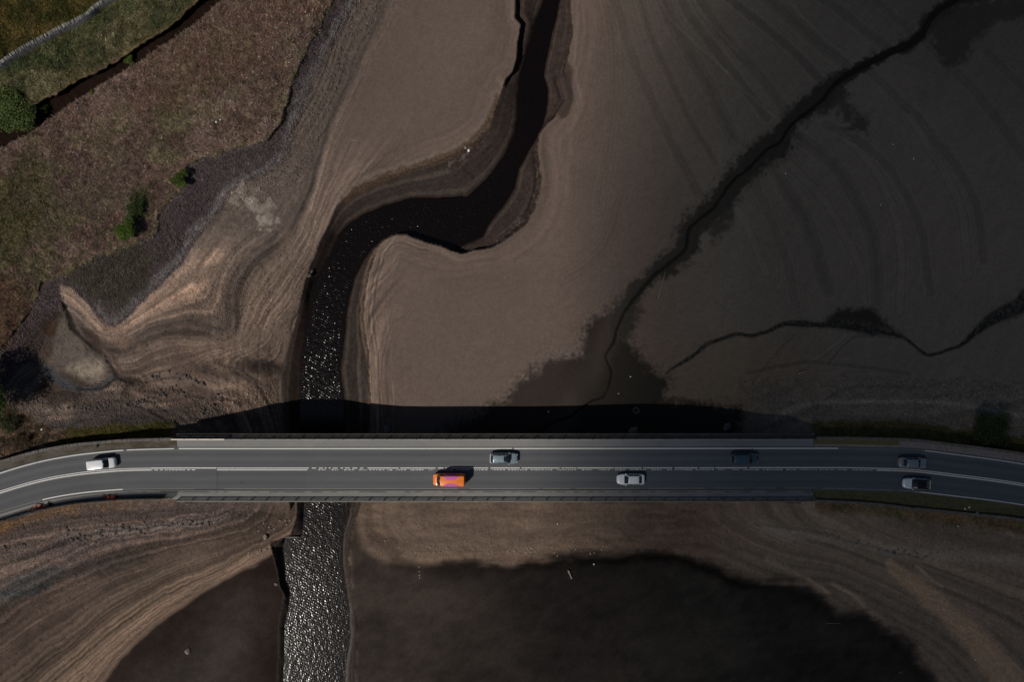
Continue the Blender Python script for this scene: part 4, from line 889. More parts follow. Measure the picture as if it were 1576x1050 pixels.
# torn orange safety netting caught on the fence
M_ORG = simple("faded_orange_netting", (.36,.085,.05), .8, var=.3, scale=5)
def netting(u0, u1, label, seed):
    r = random.Random(seed); root_s0 = np.interp(u0, uv[:,0], fd); s1 = np.interp(u1, uv[:,0], fd); n = 40
    bm = bmesh.new(); c0 = None; vs = []
    for strip in range(4):
        a0 = root_s0+(s1-root_s0)*r.uniform(0, .45); a1 = a0+(s1-root_s0)*r.uniform(.35, .55); w = r.uniform(.07, .17); ofs = r.uniform(-.35, .75); prev = None
        for i in range(n+1):
            s = a0+(a1-a0)*i/n; cx_, cy_ = np.interp(s, fd, fx), np.interp(s, fd, fy); ex, ey = np.interp(s+.1, fd, fx)-cx_, np.interp(s+.1, fd, fy)-cy_; l = math.hypot(ex, ey)+1e-9; nx_, ny_ = -ey/l, ex/l
            t_ = i/n; oo = ofs+.25*math.sin(t_*3+strip)+.06*math.sin(t_*31+strip*2); z = .55+.35*math.sin(t_*4+strip)*.6+.1*math.sin(t_*22+strip); ww = w*math.sin(math.pi*min(max(t_, .03), .97))
            pa = bm.verts.new((cx_+nx_*(oo-ww), cy_+ny_*(oo-ww), z)); pb = bm.verts.new((cx_+nx_*(oo+ww), cy_+ny_*(oo+ww), z+.12*math.sin(t_*15)))
            if prev: bm.faces.new((prev[0], pa, pb, prev[1]))
            prev = (pa, pb)
    o = frombm("safety_netting", bm, M_ORG); md = o.modifiers.new("thickness", 'SOLIDIFY'); md.thickness = .03
    return tag(o, label, "netting", "torn orange netting on the black fence")
netting(42, 92, "torn faded orange netting on the black fence, the piece nearer the left edge", 1)
netting(146, 202, "torn faded orange netting on the black fence, the piece nearer the bridge", 2)

# dry-stone wall, top left
M_DSW = simple("pale_drystone", (.155,.15,.15), .95, var=.4, scale=2.5, bump=.9, bscale=5)
M_DSC = simple("coping_stones", (.30,.295,.28), .95, var=.35, scale=1.5, bump=.6, bscale=6)
wp = resample(smooth_line([(-160,190),(-60,137),(0,105),(28,86),(55,70),(80,57),(100,46),(125,34),(142,24),(153,13),(168,4),(186,-6),(230,-34),(400,-130)], 6), 3.2)
wz_ = ground_z(wp[:,0], wp[:,1]); wz_ = np.convolve(np.pad(wz_, 6, mode='edge'), np.ones(13)/13, 'valid'); wx, wy = px2w(wp[:,0], wp[:,1], wz_)
dw = tag(empty("dry_stone_wall", (float(wx[40]), float(wy[40]), float(wz_[40]))), "grey dry stone wall with upright coping stones crossing the grass at top left", "wall"); ox, oy, oz = dw.location
bmb = bmesh.new(); bmc = bmesh.new(); prev = None; rr = random.Random(3)
for i in range(len(wx)-1):
    a = math.atan2(wy[i+1]-wy[i], wx[i+1]-wx[i]); L = math.hypot(wx[i+1]-wx[i], wy[i+1]-wy[i])
    b2 = bmesh.new(); box(b2, -L/2-.02, L/2+.02, -.30-rr.uniform(0,.05), .28+rr.uniform(0,.05), -.8, .95+rr.uniform(-.03,.03), .05)
    for v in b2.verts: v.co.y *= 1.18 if v.co.z < 0 else .9
    b2.transform(Matrix.Translation((wx[i]-ox, wy[i]-oy, wz_[i]-oz)) @ Matrix.Rotation(a, 4, 'Z')); me = bpy.data.meshes.new("t"); b2.to_mesh(me); b2.free(); bmb.from_mesh(me); bpy.data.meshes.remove(me)
    k = 2
    for j in range(k):
        b2 = bmesh.new(); w_ = L/k*.36; box(b2, -w_/1.0, w_*.7, -.22-rr.uniform(0,.08), .26+rr.uniform(0,.1), .94, 1.16+rr.uniform(0,.14), .03)
        b2.transform(Matrix.Translation((wx[i]-ox, wy[i]-oy, wz_[i]-oz)) @ Matrix.Rotation(a, 4, 'Z') @ Matrix.Translation(((j-.5)*L/k, 0, 0)) @ Matrix.Rotation(rr.uniform(-.15,.15), 4, 'Y')); me = bpy.data.meshes.new("t"); b2.to_mesh(me); b2.free(); bmc.from_mesh(me); bpy.data.meshes.remove(me)
frombm("wall_body", bmb, M_DSW, dw); frombm("coping", bmc, M_DSC, dw)
# ------------------------------------------------------------------ vehicles
print("vehicles")
M_GLASS = simple("car_glass", (.012,.018,.02), .08, var=.1, spec=.6)
M_TYRE = simple("tyre_rubber", (.02,.02,.02), .85)
M_RIM = simple("alloy", (.45,.45,.46), .35, .8)
M_LAMP = simple("clear_lamp", (.65,.67,.68), .12, spec=.6)
M_RED = simple("red_lamp", (.30,.015,.012), .2)
M_TRIM = simple("black_plastic_trim", (.018,.018,.018), .6)
M_PLW = simple("white_plate", (.7,.7,.68), .5); M_PLY = simple("yellow_plate", (.7,.52,.06), .5)
def paintm(name, c, metal=0.0, rough=.32): return simple(name, c, rough, metal, var=.04, scale=1.5, coat=.6)
def vehicle(name, label, u, v, ang, L, W, H, paint, spec):
    """spec keys: belt, hood_z, hood (length of bonnet), wsl (windscreen run), rear_run (tailgate/rear screen run), boot (boot length), taper"""
    z0 = 0.005; x, y = px2w(u, v, z0+H*.5)
    root = tag(empty(name, (x, y, z0), math.radians(ang)), label, "van" if "van" in name else "car")
    belt, hz, hood, wsl, rr_, boot = spec['belt'], spec['hood_z'], spec['hood'], spec['ws'], spec['rear'], spec['boot']
    # lower body loft
    xf, xr = L/2, -L/2; n = 29; secs = []
    xc0 = xf-hood; xc1 = xr+boot                      # base of the windscreen / base of the rear screen
    for i in range(n):
        t = i/(n-1); xx = xr+(xf-xr)*t
        e = min(xx-xr, xf-xx)/spec.get('round', .55); e = max(min(e, 1), 0)
        fr = spec.get('front_pow', 2.4) if xx > 0 else spec.get('rear_pow', 3.2)
        hw = W/2*(spec.get('nose', .74)+(1-spec.get('nose', .74))*(1-(1-e)**fr)) if xx > 0 else W/2*(.84+.16*(1-(1-e)**fr))
        if xx > xc0: k = (xx-xc0)/max(hood, .01); top = belt*(1-k)+hz*k-.16*max(0, k-.82)/.18
        elif xx < xc1: k = (xc1-xx)/max(boot, .01); top = belt*(1-.04*k)-.10*max(0, k-.85)/.15
        else: top = belt
        zb = .20+.10*(1-e)
        secs.append([(0, zb), (hw*.86, zb), (hw*.985, zb+.12), (hw, .52*belt+.1), (hw*.985, top-.10), (hw*.94, top-.02), (hw*.80, top+.012), (hw*.42, top+.03), (0, top+.036)])
    vs, fs = [], []; m = len(secs[0]); ring = 2*m-2
    for i, s_ in enumerate(secs):
        xx = xr+(xf-xr)*i/(n-1); full = s_+[(-p[0], p[1]) for p in s_[-2:0:-1]]
        for p in full: vs.append((xx, p[0], p[1]))
    for i in range(n-1):
        for k in range(ring): a, b_ = i*ring+k, i*ring+(k+1) % ring; fs.append((a, b_, b_+ring, a+ring))
    fs.append(tuple(range(ring))[::-1]); fs.append(tuple((n-1)*ring+k for k in range(ring)))
    body = frompy("body", vs, fs, paint, root, smooth=True)
    md = body.modifiers.new("edge", 'BEVEL'); md.width = .04; md.segments = 2; md.limit_method = 'ANGLE'; md.angle_limit = math.radians(50)
    # greenhouse: frustum from belt to roof with rounded plan
    wb = W/2*.93; wt = W/2*spec.get('roofw', .74); xa, xb = xc1, xc0; ta, tb = xc1+rr_, xc0-wsl
    zb, zt = belt-.03, H
    def ringpts(x0_, x1_, w, z, bow=.0):
        return [(x0_, -w*.93, z), (x0_+.0, 0, z+bow), (x0_, w*.93, z), (x0_+.06*(x1_-x0_), w, z), ((x0_+x1_)/2, w*1.01, z), (x1_-.06*(x1_-x0_), w, z), (x1_, w*.90, z), (x1_+bow*2.0, 0, z+bow), (x1_, -w*.90, z), (x1_-.06*(x1_-x0_), -w, z), ((x0_+x1_)/2, -w*1.01, z), (x0_+.06*(x1_-x0_), -w, z)]
    layers = [(0, 0), (.5, .5), (.86, .90), (.97, 1.0)]
    vs, fs = [], []
    for (kx, kz) in layers:
        vs += ringpts(xa+(ta-xa)*kx, xb+(tb-xb)*kx, wb+(wt-wb)*kx**1.15, zb+(zt-.05-zb)*kz, .02*kx+.02)
    vs += ringpts(ta+.06, tb-.05, wt*.92, zt-.012, .012)
    R_ = 12; nl = 5
    for l in range(nl-1):
        for k in range(R_): a, b_ = l*R_+k, l*R_+(k+1) % R_; fs.append((a, a+R_, b_+R_, b_)[::-1])
    o0 = (nl-1)*R_; vs.append(((ta+tb)/2, 0, zt+.012)); c = len(vs)-1
    for k in range(R_): fs.append((o0+k, o0+(k+1) % R_, c))
    roof = frompy("roof", vs, fs, spec.get('roof_mat', paint), root, smooth=True)
    md = roof.modifiers.new("edge", 'BEVEL'); md.width = .03; md.segments = 2; md.limit_method = 'ANGLE'; md.angle_limit = math.radians(25)
    # glass panes, slightly proud
    def pane(nm, quad, nrm, mat=M_GLASS, t_=.014, sub=5, bow=0):
        q_ = [Vector(p) for p in quad]; nr = Vector(nrm).normalized(); V_, F_ = [], []
        for layer in (0, 1):
            for i in range(sub+1):
                for j in range(sub+1):
                    a, b_ = i/sub, j/sub; p = (q_[0]*(1-a)+q_[1]*a)*(1-b_)+(q_[3]*(1-a)+q_[2]*a)*b_; p = p+nr*(t_*(1 if layer else -1.0)+bow*(1-(2*a-1)**2)); V_.append(p)
        s2 = (sub+1)**2; g_ = lambda i, j, l: l*s2+i*(sub+1)+j
        for i in range(sub):
            for j in range(sub): F_.append((g_(i,j,1), g_(i+1,j,1), g_(i+1,j+1,1), g_(i,j+1,1))); F_.append((g_(i,j,0), g_(i,j+1,0), g_(i+1,j+1,0), g_(i+1,j,0)))
        for k in range(sub): F_ += [(g_(k,0,0), g_(k+1,0,0), g_(k+1,0,1), g_(k,0,1)), (g_(k+1,sub,0), g_(k,sub,0), g_(k,sub,1), g_(k+1,sub,1)), (g_(0,k+1,0), g_(0,k,0), g_(0,k,1), g_(0,k+1,1)), (g_(sub,k,0), g_(sub,k+1,0), g_(sub,k+1,1), g_(sub,k,1))]
        o = frompy(nm, V_, F_, mat, root, smooth=False); bmx = bmesh.new(); bmx.from_mesh(o.data); bmesh.ops.recalc_face_normals(bmx, faces=bmx.faces); bmx.to_mesh(o.data); bmx.free(); return o
    zt2 = zt-.05; bx_ = .035
    f_ = lambda k: (xb+(tb-xb)*k+bx_, (wb+(wt-wb)*k)*.86, zb+(zt2-zb)*k)
    a, b_ = f_(.08), f_(.93); pane("windscreen", [(a[0], -a[1], a[2]), (a[0], a[1], a[2]), (b_[0], b_[1], b_[2]), (b_[0], -b_[1], b_[2])], (zt-zb, 0, wsl), bow=.05)
    if spec.get('rear_glass', True):
        g_ = lambda k: (xa+(ta-xa)*k-.02, (wb+(wt-wb)*k)*.84, zb+(zt2-zb)*k)
        lo = spec.get('rg0', .15); a, b_ = g_(lo), g_(.92); pane("rear_window", [(a[0], -a[1], a[2]), (a[0], a[1], a[2]), (b_[0], b_[1], b_[2]), (b_[0], -b_[1], b_[2])], (-(zt-zb), 0, max(rr_, .05)), bow=.03)
    for sg in (-1, 1):
        k0_, k1_ = .12, .86
        for (p0, p1) in spec.get('side', [(.06, .48), (.52, .93)]):
            def sp(p, k): xl = xa+(ta-xa)*k; xh = xb+(tb-xb)*k; return (xl+(xh-xl)*p, sg*(wb+(wt-wb)*k**1.15+.006), zb+(zt2-zb)*k)
            pane("side_window", [sp(p0, k0_), sp(p1, k0_), sp(p1, k1_), sp(p0, k1_)], (0, sg*(zt-zb), wb-wt), t_=.018, sub=1)
    # wheels
    wr = spec.get('wr', .32)
    for sx in (xf-spec.get('fo', .85), xr+spec.get('ro', .8)):
        for sg in (-1, 1):
            bm = bmesh.new(); bmesh.ops.create_cone(bm, cap_ends=True, segments=24, radius1=wr, radius2=wr, depth=.21); bmesh.ops.bevel(bm, geom=[e for e in bm.edges if abs(e.verts[0].co.z-e.verts[1].co.z) < 1e-4], offset=.03, segments=2, affect='EDGES')
            bm.transform(Matrix.Rotation(math.pi/2, 4, 'X')); w_ = frombm("wheel", bm, M_TYRE, root, smooth=True); w_.location = (sx, sg*(W/2-.115), wr)
            bm = bmesh.new(); bmesh.ops.create_cone(bm, cap_ends=True, segments=20, radius1=wr*.66, radius2=wr*.55, depth=.03); bm.transform(Matrix.Rotation(-math.pi/2*sg, 4, 'X')); r_ = frombm("rim", bm, M_RIM, w_); r_.location = (0, sg*.105, 0)
    # lamps, mirrors, plates, bumpers
    def small(nm, x0_, x1_, y0_, y1_, z0_, z1_, mat, bev=.02):
        bm = bmesh.new(); box(bm, x0_, x1_, y0_, y1_, z0_, z1_, bev); return frombm(nm, bm, mat, root, smooth=True)
    for sg in (-1, 1):
        ya, yb = sorted((sg*W*.27, sg*W*.41)); small("headlight", xf-.30, xf-.05, ya, yb, hz-.20, hz-.05, M_LAMP, .03)
        ya, yb = sorted((sg*W*.33, sg*W*.44)); small("tail_light", xr-.012, xr+.12, ya, yb, belt-.30, belt-.12, M_RED, .02)
        ya, yb = sorted((sg*(W/2-.02), sg*(W/2+.17))); small("door_mirror", xc0-.32, xc0-.16, ya, yb, belt-.02, belt+.13, spec.get('mirror', paint), .03)
    small("front_bumper", xf-.18, xf+.02, -W*.33, W*.33, .24, .40, M_TRIM, .03); small("rear_bumper", xr-.03, xr+.15, -W*.38, W*.38, .28, .42, spec.get('bumper', paint), .03)
    small("number_plate", xf+.02, xf+.035, -.26, .26, .40, .51, M_PLW, .003); small("number_plate", xr-.045, xr-.03, -.26, .26, .48, .59, M_PLY, .003)
    return root, dict(xf=xf, xr=xr, xc0=xc0, xc1=xc1, ta=ta, tb=tb, wt=wt, zt=zt, W=W, belt=belt, small=small, pane=pane)

P_WHITE = paintm("white_paint", (.78,.79,.80)); P_WHITE2 = paintm("white_pearl_paint", (.86,.90,.93)); P_SILV = paintm("blue_grey_silver_paint", (.30,.37,.42), .35, .3)
P_ORG = paintm("orange_paint", (.90,.22,.03), 0, .38); P_TEAL = paintm("dark_teal_paint", (.05,.10,.13), .3, .35); P_GREY = paintm("slate_grey_paint", (.24,.29,.34), .35, .35); P_PALE = paintm("pale_silver_paint", (.70,.80,.84), .1, .3)
P_MAG = simple("magenta_vinyl", (.55,.10,.42), .45); P_BLACKR = simple("black_gloss_roof", (.012,.008,.009), .16, spec=.5, coat=.3); P_TGREY = paintm("pale_green_grey_paint", (.20,.27,.28), .3, .35)

vehicle("small_van", "small white van heading right on the left approach, nearest the left edge of the picture", 156.8, 714.3, 6.5, 4.5, 1.78, 1.82, P_WHITE,
        dict(belt=1.08, hood_z=.86, hood=.98, ws=.72, rear=.10, boot=.02, roofw=.84, round=.5, nose=.66, rear_glass=False, side=[(.68,.95)], rear_pow=6, mirror=M_TRIM))
r, d = vehicle("panel_van", "bright orange van with magenta patches on its roof and sides", 691, 739.2, 180, 5.5, 2.02, 2.35, P_ORG,
        dict(belt=1.25, hood_z=1.0, hood=.72, ws=.72, rear=.08, boot=.02, roofw=.86, round=.5, nose=.72, side=[(.80,.95)], rear_pow=6, rg0=.45, wr=.35, mirror=M_TRIM, bumper=M_TRIM))
def roofpatch(poly, name="roof_marking", mat=P_MAG, zt=None, th=.008):
    zt = zt or d['zt']; n = len(poly); vs = [(x, y, zt+.016) for x, y in poly]+[(x, y, zt-.02) for x, y in poly]
    fs = [tuple(range(n)), tuple(range(2*n-1, n-1, -1))]+[(i, i+n, (i+1) % n+n, (i+1) % n) for i in range(n)]
    o = frompy(name, vs, fs, mat, r); bmx = bmesh.new(); bmx.from_mesh(o.data); bmesh.ops.recalc_face_normals(bmx, faces=bmx.faces); bmx.to_mesh(o.data); bmx.free(); return o
wt = d['wt']
roofpatch([(.85,-wt*.95), (-1.9,-wt*.95), (-1.15,-wt*.30), (.25,-wt*.26)]); roofpatch([(.85,wt*.95), (.25,wt*.46), (-1.1,wt*.50), (-1.9,wt*.95)])
for sg in (-1, 1): d['pane']("side_marking", [(-1.5, sg*1.015, .5), (.7, sg*1.015, .5), (.4, sg*.965, 1.55), (-1.2, sg*.965, 1.55)], (0, sg, .05), mat=P_MAG, t_=.02, sub=1)
for s in (-.55,.0,.55): d['small']("bonnet_vent", d['xf']-.50, d['xf']-.44, s-.14, s+.14, 1.085, 1.10, M_TRIM, .003)
r, d = vehicle("hatchback", "silver blue car with a dark sunroof, heading right beside the orange van", 775.6, 706, 0, 4.72, 1.84, 1.52, P_SILV,
        dict(belt=.95, hood_z=.78, hood=1.22, ws=.72, rear=.42, boot=.12, roofw=.70, round=.8, nose=.62, bumper=P_WHITE2, side=[(.06,.32),(.35,.63),(.66,.93)]))
d['small']("sunroof", -.02, .95, -.46, .46, d['zt']-.01, d['zt']+.022, M_GLASS, .006)
for sg in (-1, 1): d['small']("roof_rail", -1.15, .85, sg*d['wt']*.93-.02, sg*d['wt']*.93+.02, d['zt']-.03, d['zt']+.035, M_TRIM, .01)
d['small']("tailgate", d['xr']-.035, d['xr']+.06, -.76, .76, .55, .86, P_WHITE, .03)
vehicle("coupe", "white low car with rounded nose heading left on the bridge, ahead of the dark cars", 970.5, 738.3, 180, 4.72, 1.84, 1.40, P_WHITE2,
        dict(belt=.92, hood_z=.74, hood=1.25, ws=.78, rear=.68, boot=.42, roofw=.68, round=.95, nose=.55, rear_pow=2.4, front_pow=2.0))
vehicle("estate_car", "dark teal estate car heading right under the cloud shade, alone in its lane", 1145.5, 706.2, 0, 4.6, 1.80, 1.50, P_TEAL,
        dict(belt=.95, hood_z=.80, hood=1.05, ws=.70, rear=.35, boot=.08, roofw=.72, round=.7, nose=.66, side=[(.06,.32),(.35,.63),(.66,.93)]))
vehicle("saloon_car", "slate grey saloon car heading right at the far right, in the upper lane", 1404.8, 712.8, -2.5, 4.66, 1.80, 1.46, P_GREY,
        dict(belt=.92, hood_z=.78, hood=1.15, ws=.70, rear=.60, boot=.55, roofw=.70, round=.8, nose=.62))
r, d = vehicle("sports_car", "pale silver car with a glossy black roof heading left at the far right", 1411, 745.2, 176.5, 4.7, 1.82, 1.42, P_PALE,
        dict(belt=.90, hood_z=.76, hood=1.35, ws=.85, rear=.90, boot=.18, roofw=.66, round=.95, nose=.58, rear_pow=2.4, roof_mat=P_BLACKR, bumper=P_TGREY))

# ------------------------------------------------------------------ vegetation
print("plants")
def leafmat(name, rough=.8, trans=.25):
    m, nt, b = mat_new(name); ca = N(nt, "ShaderNodeAttribute", attribute_name="Col"); g = N(nt, "ShaderNodeNewGeometry")
    nz = N(nt, "ShaderNodeTexNoise"); nz.inputs["Scale"].default_value = 3; nt.links.new(g.outputs["Position"], nz.inputs["Vector"])
    mr = N(nt, "ShaderNodeMapRange"); mr.inputs[1].default_value = .35; mr.inputs[2].default_value = .65; mr.inputs[3].default_value = .8; mr.inputs[4].default_value = 1.2; nt.links.new(nz.outputs[0], mr.inputs[0])
    vm = N(nt, "ShaderNodeVectorMath", operation='SCALE'); nt.links.new(ca.outputs["Color"], vm.inputs[0]); nt.links.new(mr.outputs[0], vm.inputs[3])
    nt.links.new(vm.outputs[0], b.inputs["Base Color"]); b.inputs["Roughness"].default_value = rough; b.inputs["Specular IOR Level"].default_value = .2
    tr = N(nt, "ShaderNodeBsdfTranslucent"); nt.links.new(vm.outputs[0], tr.inputs[0]); mx = N(nt, "ShaderNodeMixShader"); mx.inputs[0].default_value = trans
    out = nt.nodes["Material Output"]; nt.links.new(b.outputs[0], mx.inputs[1]); nt.links.new(tr.outputs[0], mx.inputs[2]); nt.links.new(mx.outputs[0], out.inputs[0]); return m
M_LEAF = leafmat("leaves"); M_GRASS = leafmat("grass_blades", .9, .15)
M_BARK = simple("bark", (.09,.07,.05), .95, var=.3, scale=6, bump=.6)
def limb(vs, fs, p0, p1, r0, r1, seg=7):
    p0, p1 = Vector(p0), Vector(p1); ax = (p1-p0).normalized(); t_ = ax.orthogonal().normalized(); b_ = ax.cross(t_); k = len(vs)
    for p, r_ in ((p0, r0), (p1, r1)):
        for i in range(seg): a = 2*math.pi*i/seg; vs.append(p+(t_*math.cos(a)+b_*math.sin(a))*r_)
    for i in range(seg): j = (i+1) % seg; fs.append((k+i, k+j, k+seg+j, k+seg+i))
    fs.append(tuple(range(k, k+seg))[::-1]); fs.append(tuple(range(k+seg, k+2*seg)))
def tree(name, label, cat, u, v, R, Ht, col, nleaf, lobes, leaf=.22, group=None, seed=1, sq=1.0):
    r_ = np.random.default_rng(seed); base = at_px(u, v, -.1); root = tag(empty(name, base), label, cat, group)
    vs, fs = [], []; tops = []; limb(vs, fs, (0,0,-.2), (.05*R,.03*R,Ht*.35), .05*R+.04, .035*R+.03)
    cents = []
    for i in range(lobes):
        a = 2*math.pi*i/lobes+r_.uniform(-.4,.4); rad = R*r_.uniform(.25,.68) if i else 0; zc = Ht*r_.uniform(.48,.72) if i else Ht*.72
        c = np.array([rad*math.cos(a)*sq, rad*math.sin(a), zc]); cents.append((c, R*r_.uniform(.34,.55), r_.uniform(.8,1.2)))
        limb(vs, fs, (.05*R,.03*R,Ht*.33), tuple(c), .025*R+.02, .012)
    frompy("trunk", vs, fs, M_BARK, root)
    n = nleaf; which = r_.integers(0, lobes, n); C0 = np.array([cents[w][0] for w in which]); RR = np.array([cents[w][1] for w in which]); TT = np.array([cents[w][2] for w in which])
    dirv = r_.normal(size=(n, 3)); dirv /= np.linalg.norm(dirv, axis=1)[:, None]; rad = RR*r_.uniform(.25, 1.12, n)**.55
    # clumps: push leaves towards random twig ends so gaps show
    tw = r_.normal(size=(lobes*16, 3)); tw /= np.linalg.norm(tw, axis=1)[:, None]; tsel = tw[(which*16+r_.integers(0, 16, n))]; dirv = dirv*.45+tsel*.75; dirv /= np.linalg.norm(dirv, axis=1)[:, None]
    Pn = C0+dirv*rad[:, None]*np.array([1, 1, .8*Ht/(2*R) if Ht < 2*R else .85]); Pn[:,2] = np.maximum(Pn[:,2], .05)
    a1 = r_.normal(size=(n, 3)); a1 /= np.linalg.norm(a1, axis=1)[:, None]; up = np.array([0, 0, 1.0])+.8*r_.normal(size=(n, 3)); a2 = np.cross(a1, up); a2 /= np.linalg.norm(a2, axis=1)[:, None]+1e-9
    s_ = leaf*r_.uniform(.5, 1.25, n)[:, None]
    q = np.stack([Pn-a1*s_*.5, Pn+a2*s_*.32, Pn+a1*s_*.5, Pn-a2*s_*.32], 1).reshape(-1, 3)
    c = np.array(col)[None]*(r_.uniform(.7, 1.25, n)*TT)[:, None]*np.array([1, 1, 1])[None]; c = c*(1+r_.normal(size=(n, 3))*.07); c = np.repeat(np.clip(c, .003, 1), 4, axis=0)
    fromnp("crown", q, np.arange(4*n).reshape(-1, 4), M_LEAF, root, colors=c); return root
tree("broadleaf_tree", "large green tree cut off by the left edge, casting a broad shadow", "tree", -2, 608, 5.6, 7.4, (.075,.125,.028), 22000, 11, .26, seed=3)
tree("broadleaf_tree", "round green tree standing beside the peaty ditch at the left edge", "tree", 31, 181, 4.1, 3.7, (.12,.16,.05), 15000, 12, .30, seed=4)
tree("bush", "bright green bush on the turf edge, the largest of those above the gravel bank", "bush", 204, 357, 2.2, 2.6, (.105,.17,.03), 6500, 7, .19, seed=5)
tree("bush", "small green bush on the turf edge above the gravel, the one farther right", "bush", 281, 277, 1.7, 1.9, (.10,.15,.03), 4200, 6, .18, seed=6)
tree("bush", "small bright bush overhanging the middle of the peaty ditch", "bush", 202, 92, 1.1, 1.2, (.12,.17,.035), 2200, 5, .15, seed=7)
tree("bush", "low dark green bush on the turf just above the largest bright bush", "bush", 213, 322, 1.9, .9, (.06,.085,.03), 3000, 6, .17, seed=8)
tree("bush", "dark round bush in the cloud shade above the road at the far right", "bush", 1521, 662, 3.6, 2.6, (.055,.085,.035), 12000, 10, .22, seed=9)
tree("bush", "small dark bush in the ditch grass beside the round green tree", "bush", 72, 168, .9, 1.0, (.10,.15,.035), 1400, 4, .15, seed=10)
tree("bush", "tiny yellowish bush on the lower lip of the peaty ditch", "bush", 142, 141, .55, .6, (.16,.17,.03), 600, 3, .12, seed=11)
tree("bush", "low scrubby bush at the left edge below the shadow of the large tree", "bush", 18, 655, 2.0, 1.1, (.07,.075,.035), 2600, 6, .17, seed=12)
tree("bush", "low brown scrub bush beside the stone wall at the left edge", "bush", 40, 678, 1.6, .9, (.10,.075,.045), 1800, 5, .16, seed=13)
tree("bush", "small dark scrub bush by the fence netting nearer the bridge", "bush", 182, 766, .7, .5, (.03,.035,.015), 700, 5, .12, seed=14)
tree("bush", "small dark scrub bush by the fence netting nearer the left edge", "bush", 80, 776, .6, .5, (.03,.03,.015), 600, 5, .12, seed=15)
tree("bush", "tiny dark weed clump on the verge above the white van", "bush", 152, 685.5, .45, .4, (.03,.04,.012), 400, 3, .1, seed=16)

# turf and grass tufts: one object, nobody could count it
def tufts(name, n, ub, vb, maskf, hgt, cmul, seed, blades=5, spread=.16, lean=.5):
    r_ = np.random.default_rng(seed); u = r_.uniform(*ub, n*3); v = r_.uniform(*vb, n*3); k = maskf(u, v, r_); u, v = u[k][:n], v[k][:n]; n = len(u)
    z = ground_z(u, v); c0 = at(C, u, v); x, y = px2w(u, v, z); B = blades; nn = n*B
    X = np.repeat(x, B)+r_.normal(0, spread, nn); Y = np.repeat(y, B)+r_.normal(0, spread, nn); Zz = np.repeat(z, B)-.05
    hh_ = np.repeat(hgt*r_.uniform(.5, 1.5, n), B)*r_.uniform(.6, 1.2, nn); a = r_.uniform(0, 6.283, nn); ld = np.repeat(r_.uniform(0, 6.283, n), B)+r_.normal(0, .9, nn); le = hh_*r_.uniform(.3, 1.5, nn)*lean*2
    w = r_.uniform(.03, .075, nn)*(hgt/.35)
    p0 = np.stack([X-w*np.cos(a), Y-w*np.sin(a), Zz], -1); p1 = np.stack([X+w*np.cos(a), Y+w*np.sin(a), Zz], -1); p2 = np.stack([X+le*np.cos(ld), Y+le*np.sin(ld), Zz+hh_], -1)
    Vv = np.stack([p0, p1, p2], 1).reshape(-1, 3); jit = np.exp(r_.normal(0, .38, n))[:, None]*np.array(cmul)*(1+r_.normal(0, .08, (n, 3)))
    cc = np.repeat(np.repeat(np.clip(c0*jit, .003, .8), B, axis=0), 3, axis=0)
    return tag(fromnp(name, Vv, np.arange(len(Vv)).reshape(-1, 3), M_GRASS, colors=cc), kind="stuff")
tufts("moor_grass", 52000, (-60, 540), (-40, 545), lambda u, v, r_: (at(dM, u, v) < -1) & (at(dD, u, v) > 1), .31, (2.15,2.25,2.4), 1, 5)
tufts("embankment_grass", 9000, (-40, 1620), (630, 830), lambda u, v, r_: ((at(gN, u, v) > .4) | (at(gm, u, v)*((u > 1256)) > .4)) , .2, (1.8,1.7,1.5), 2, 5)

# ------------------------------------------------------------------ stones
print("stones")
def octs(u, v, size, r_, cmul, flat=.6):
    n = len(u); z = ground_z(u, v); x, y = px2w(u, v, z); c0 = at(C, u, v)
    base = np.array([[1,0,0],[0,1,0],[-1,0,0],[0,-1,0],[0,0,1],[0,0,-1]], float); F8 = np.array([[0,1,4],[1,2,4],[2,3,4],[3,0,4],[1,0,5],[2,1,5],[3,2,5],[0,3,5]])
    a = r_.uniform(0, 6.283, n); s_ = size*r_.uniform(.55, 1.3, n)
    P = base[None]*s_[:, None, None]*r_.uniform(.6, 1.25, (n, 6, 1)); P[..., 2] *= flat; P += r_.normal(0, .12, P.shape)*s_[:, None, None]
    ca_, sa_ = np.cos(a)[:, None], np.sin(a)[:, None]; X = P[...,0]*ca_-P[...,1]*sa_; Y = P[...,0]*sa_+P[...,1]*ca_
    Vv = np.stack([X+x[:,None], Y+y[:,None], P[...,2]+z[:,None]+s_[:,None]*.12], -1).reshape(-1, 3); Fc = (F8[None]+6*np.arange(n)[:,None,None]).reshape(-1, 3)
    jit = np.exp(r_.normal(0, .30, n))[:,None]*np.array(cmul)*(1+r_.normal(0, .05, (n, 3))); return Vv, Fc, np.repeat(np.clip(c0*jit, .004, .8), 6, axis=0)
M_GRAV = leafmat("shore_stones", .95, 0.0)
def scatter(name, n, ub, vb, densf, size, cmul, seed, flat=.6):
    r_ = np.random.default_rng(seed); u = r_.uniform(*ub, n*6); v = r_.uniform(*vb, n*6); k = r_.uniform(0, 1, n*6) < densf(u, v); u, v = u[k][:n], v[k][:n]
    Vv, Fc, cc = octs(u, v, size, r_, cmul, flat); return tag(fromnp(name, Vv, Fc, M_GRAV, colors=cc), kind="stuff")
isl = lambda u, v: (at(dM, u, v) > 0) & (at(dC, u, v) > 3)
scatter("gravel_bank", 34000, (-40, 620), (-40, 560), lambda u, v: isl(u, v)*((at(dG, u, v) < 2)*.9+.25*(at(dG, u, v) > 0)*(at(dG, u, v) < 40)*(v < 330)), .13, (1.15,1.15,1.15), 5)
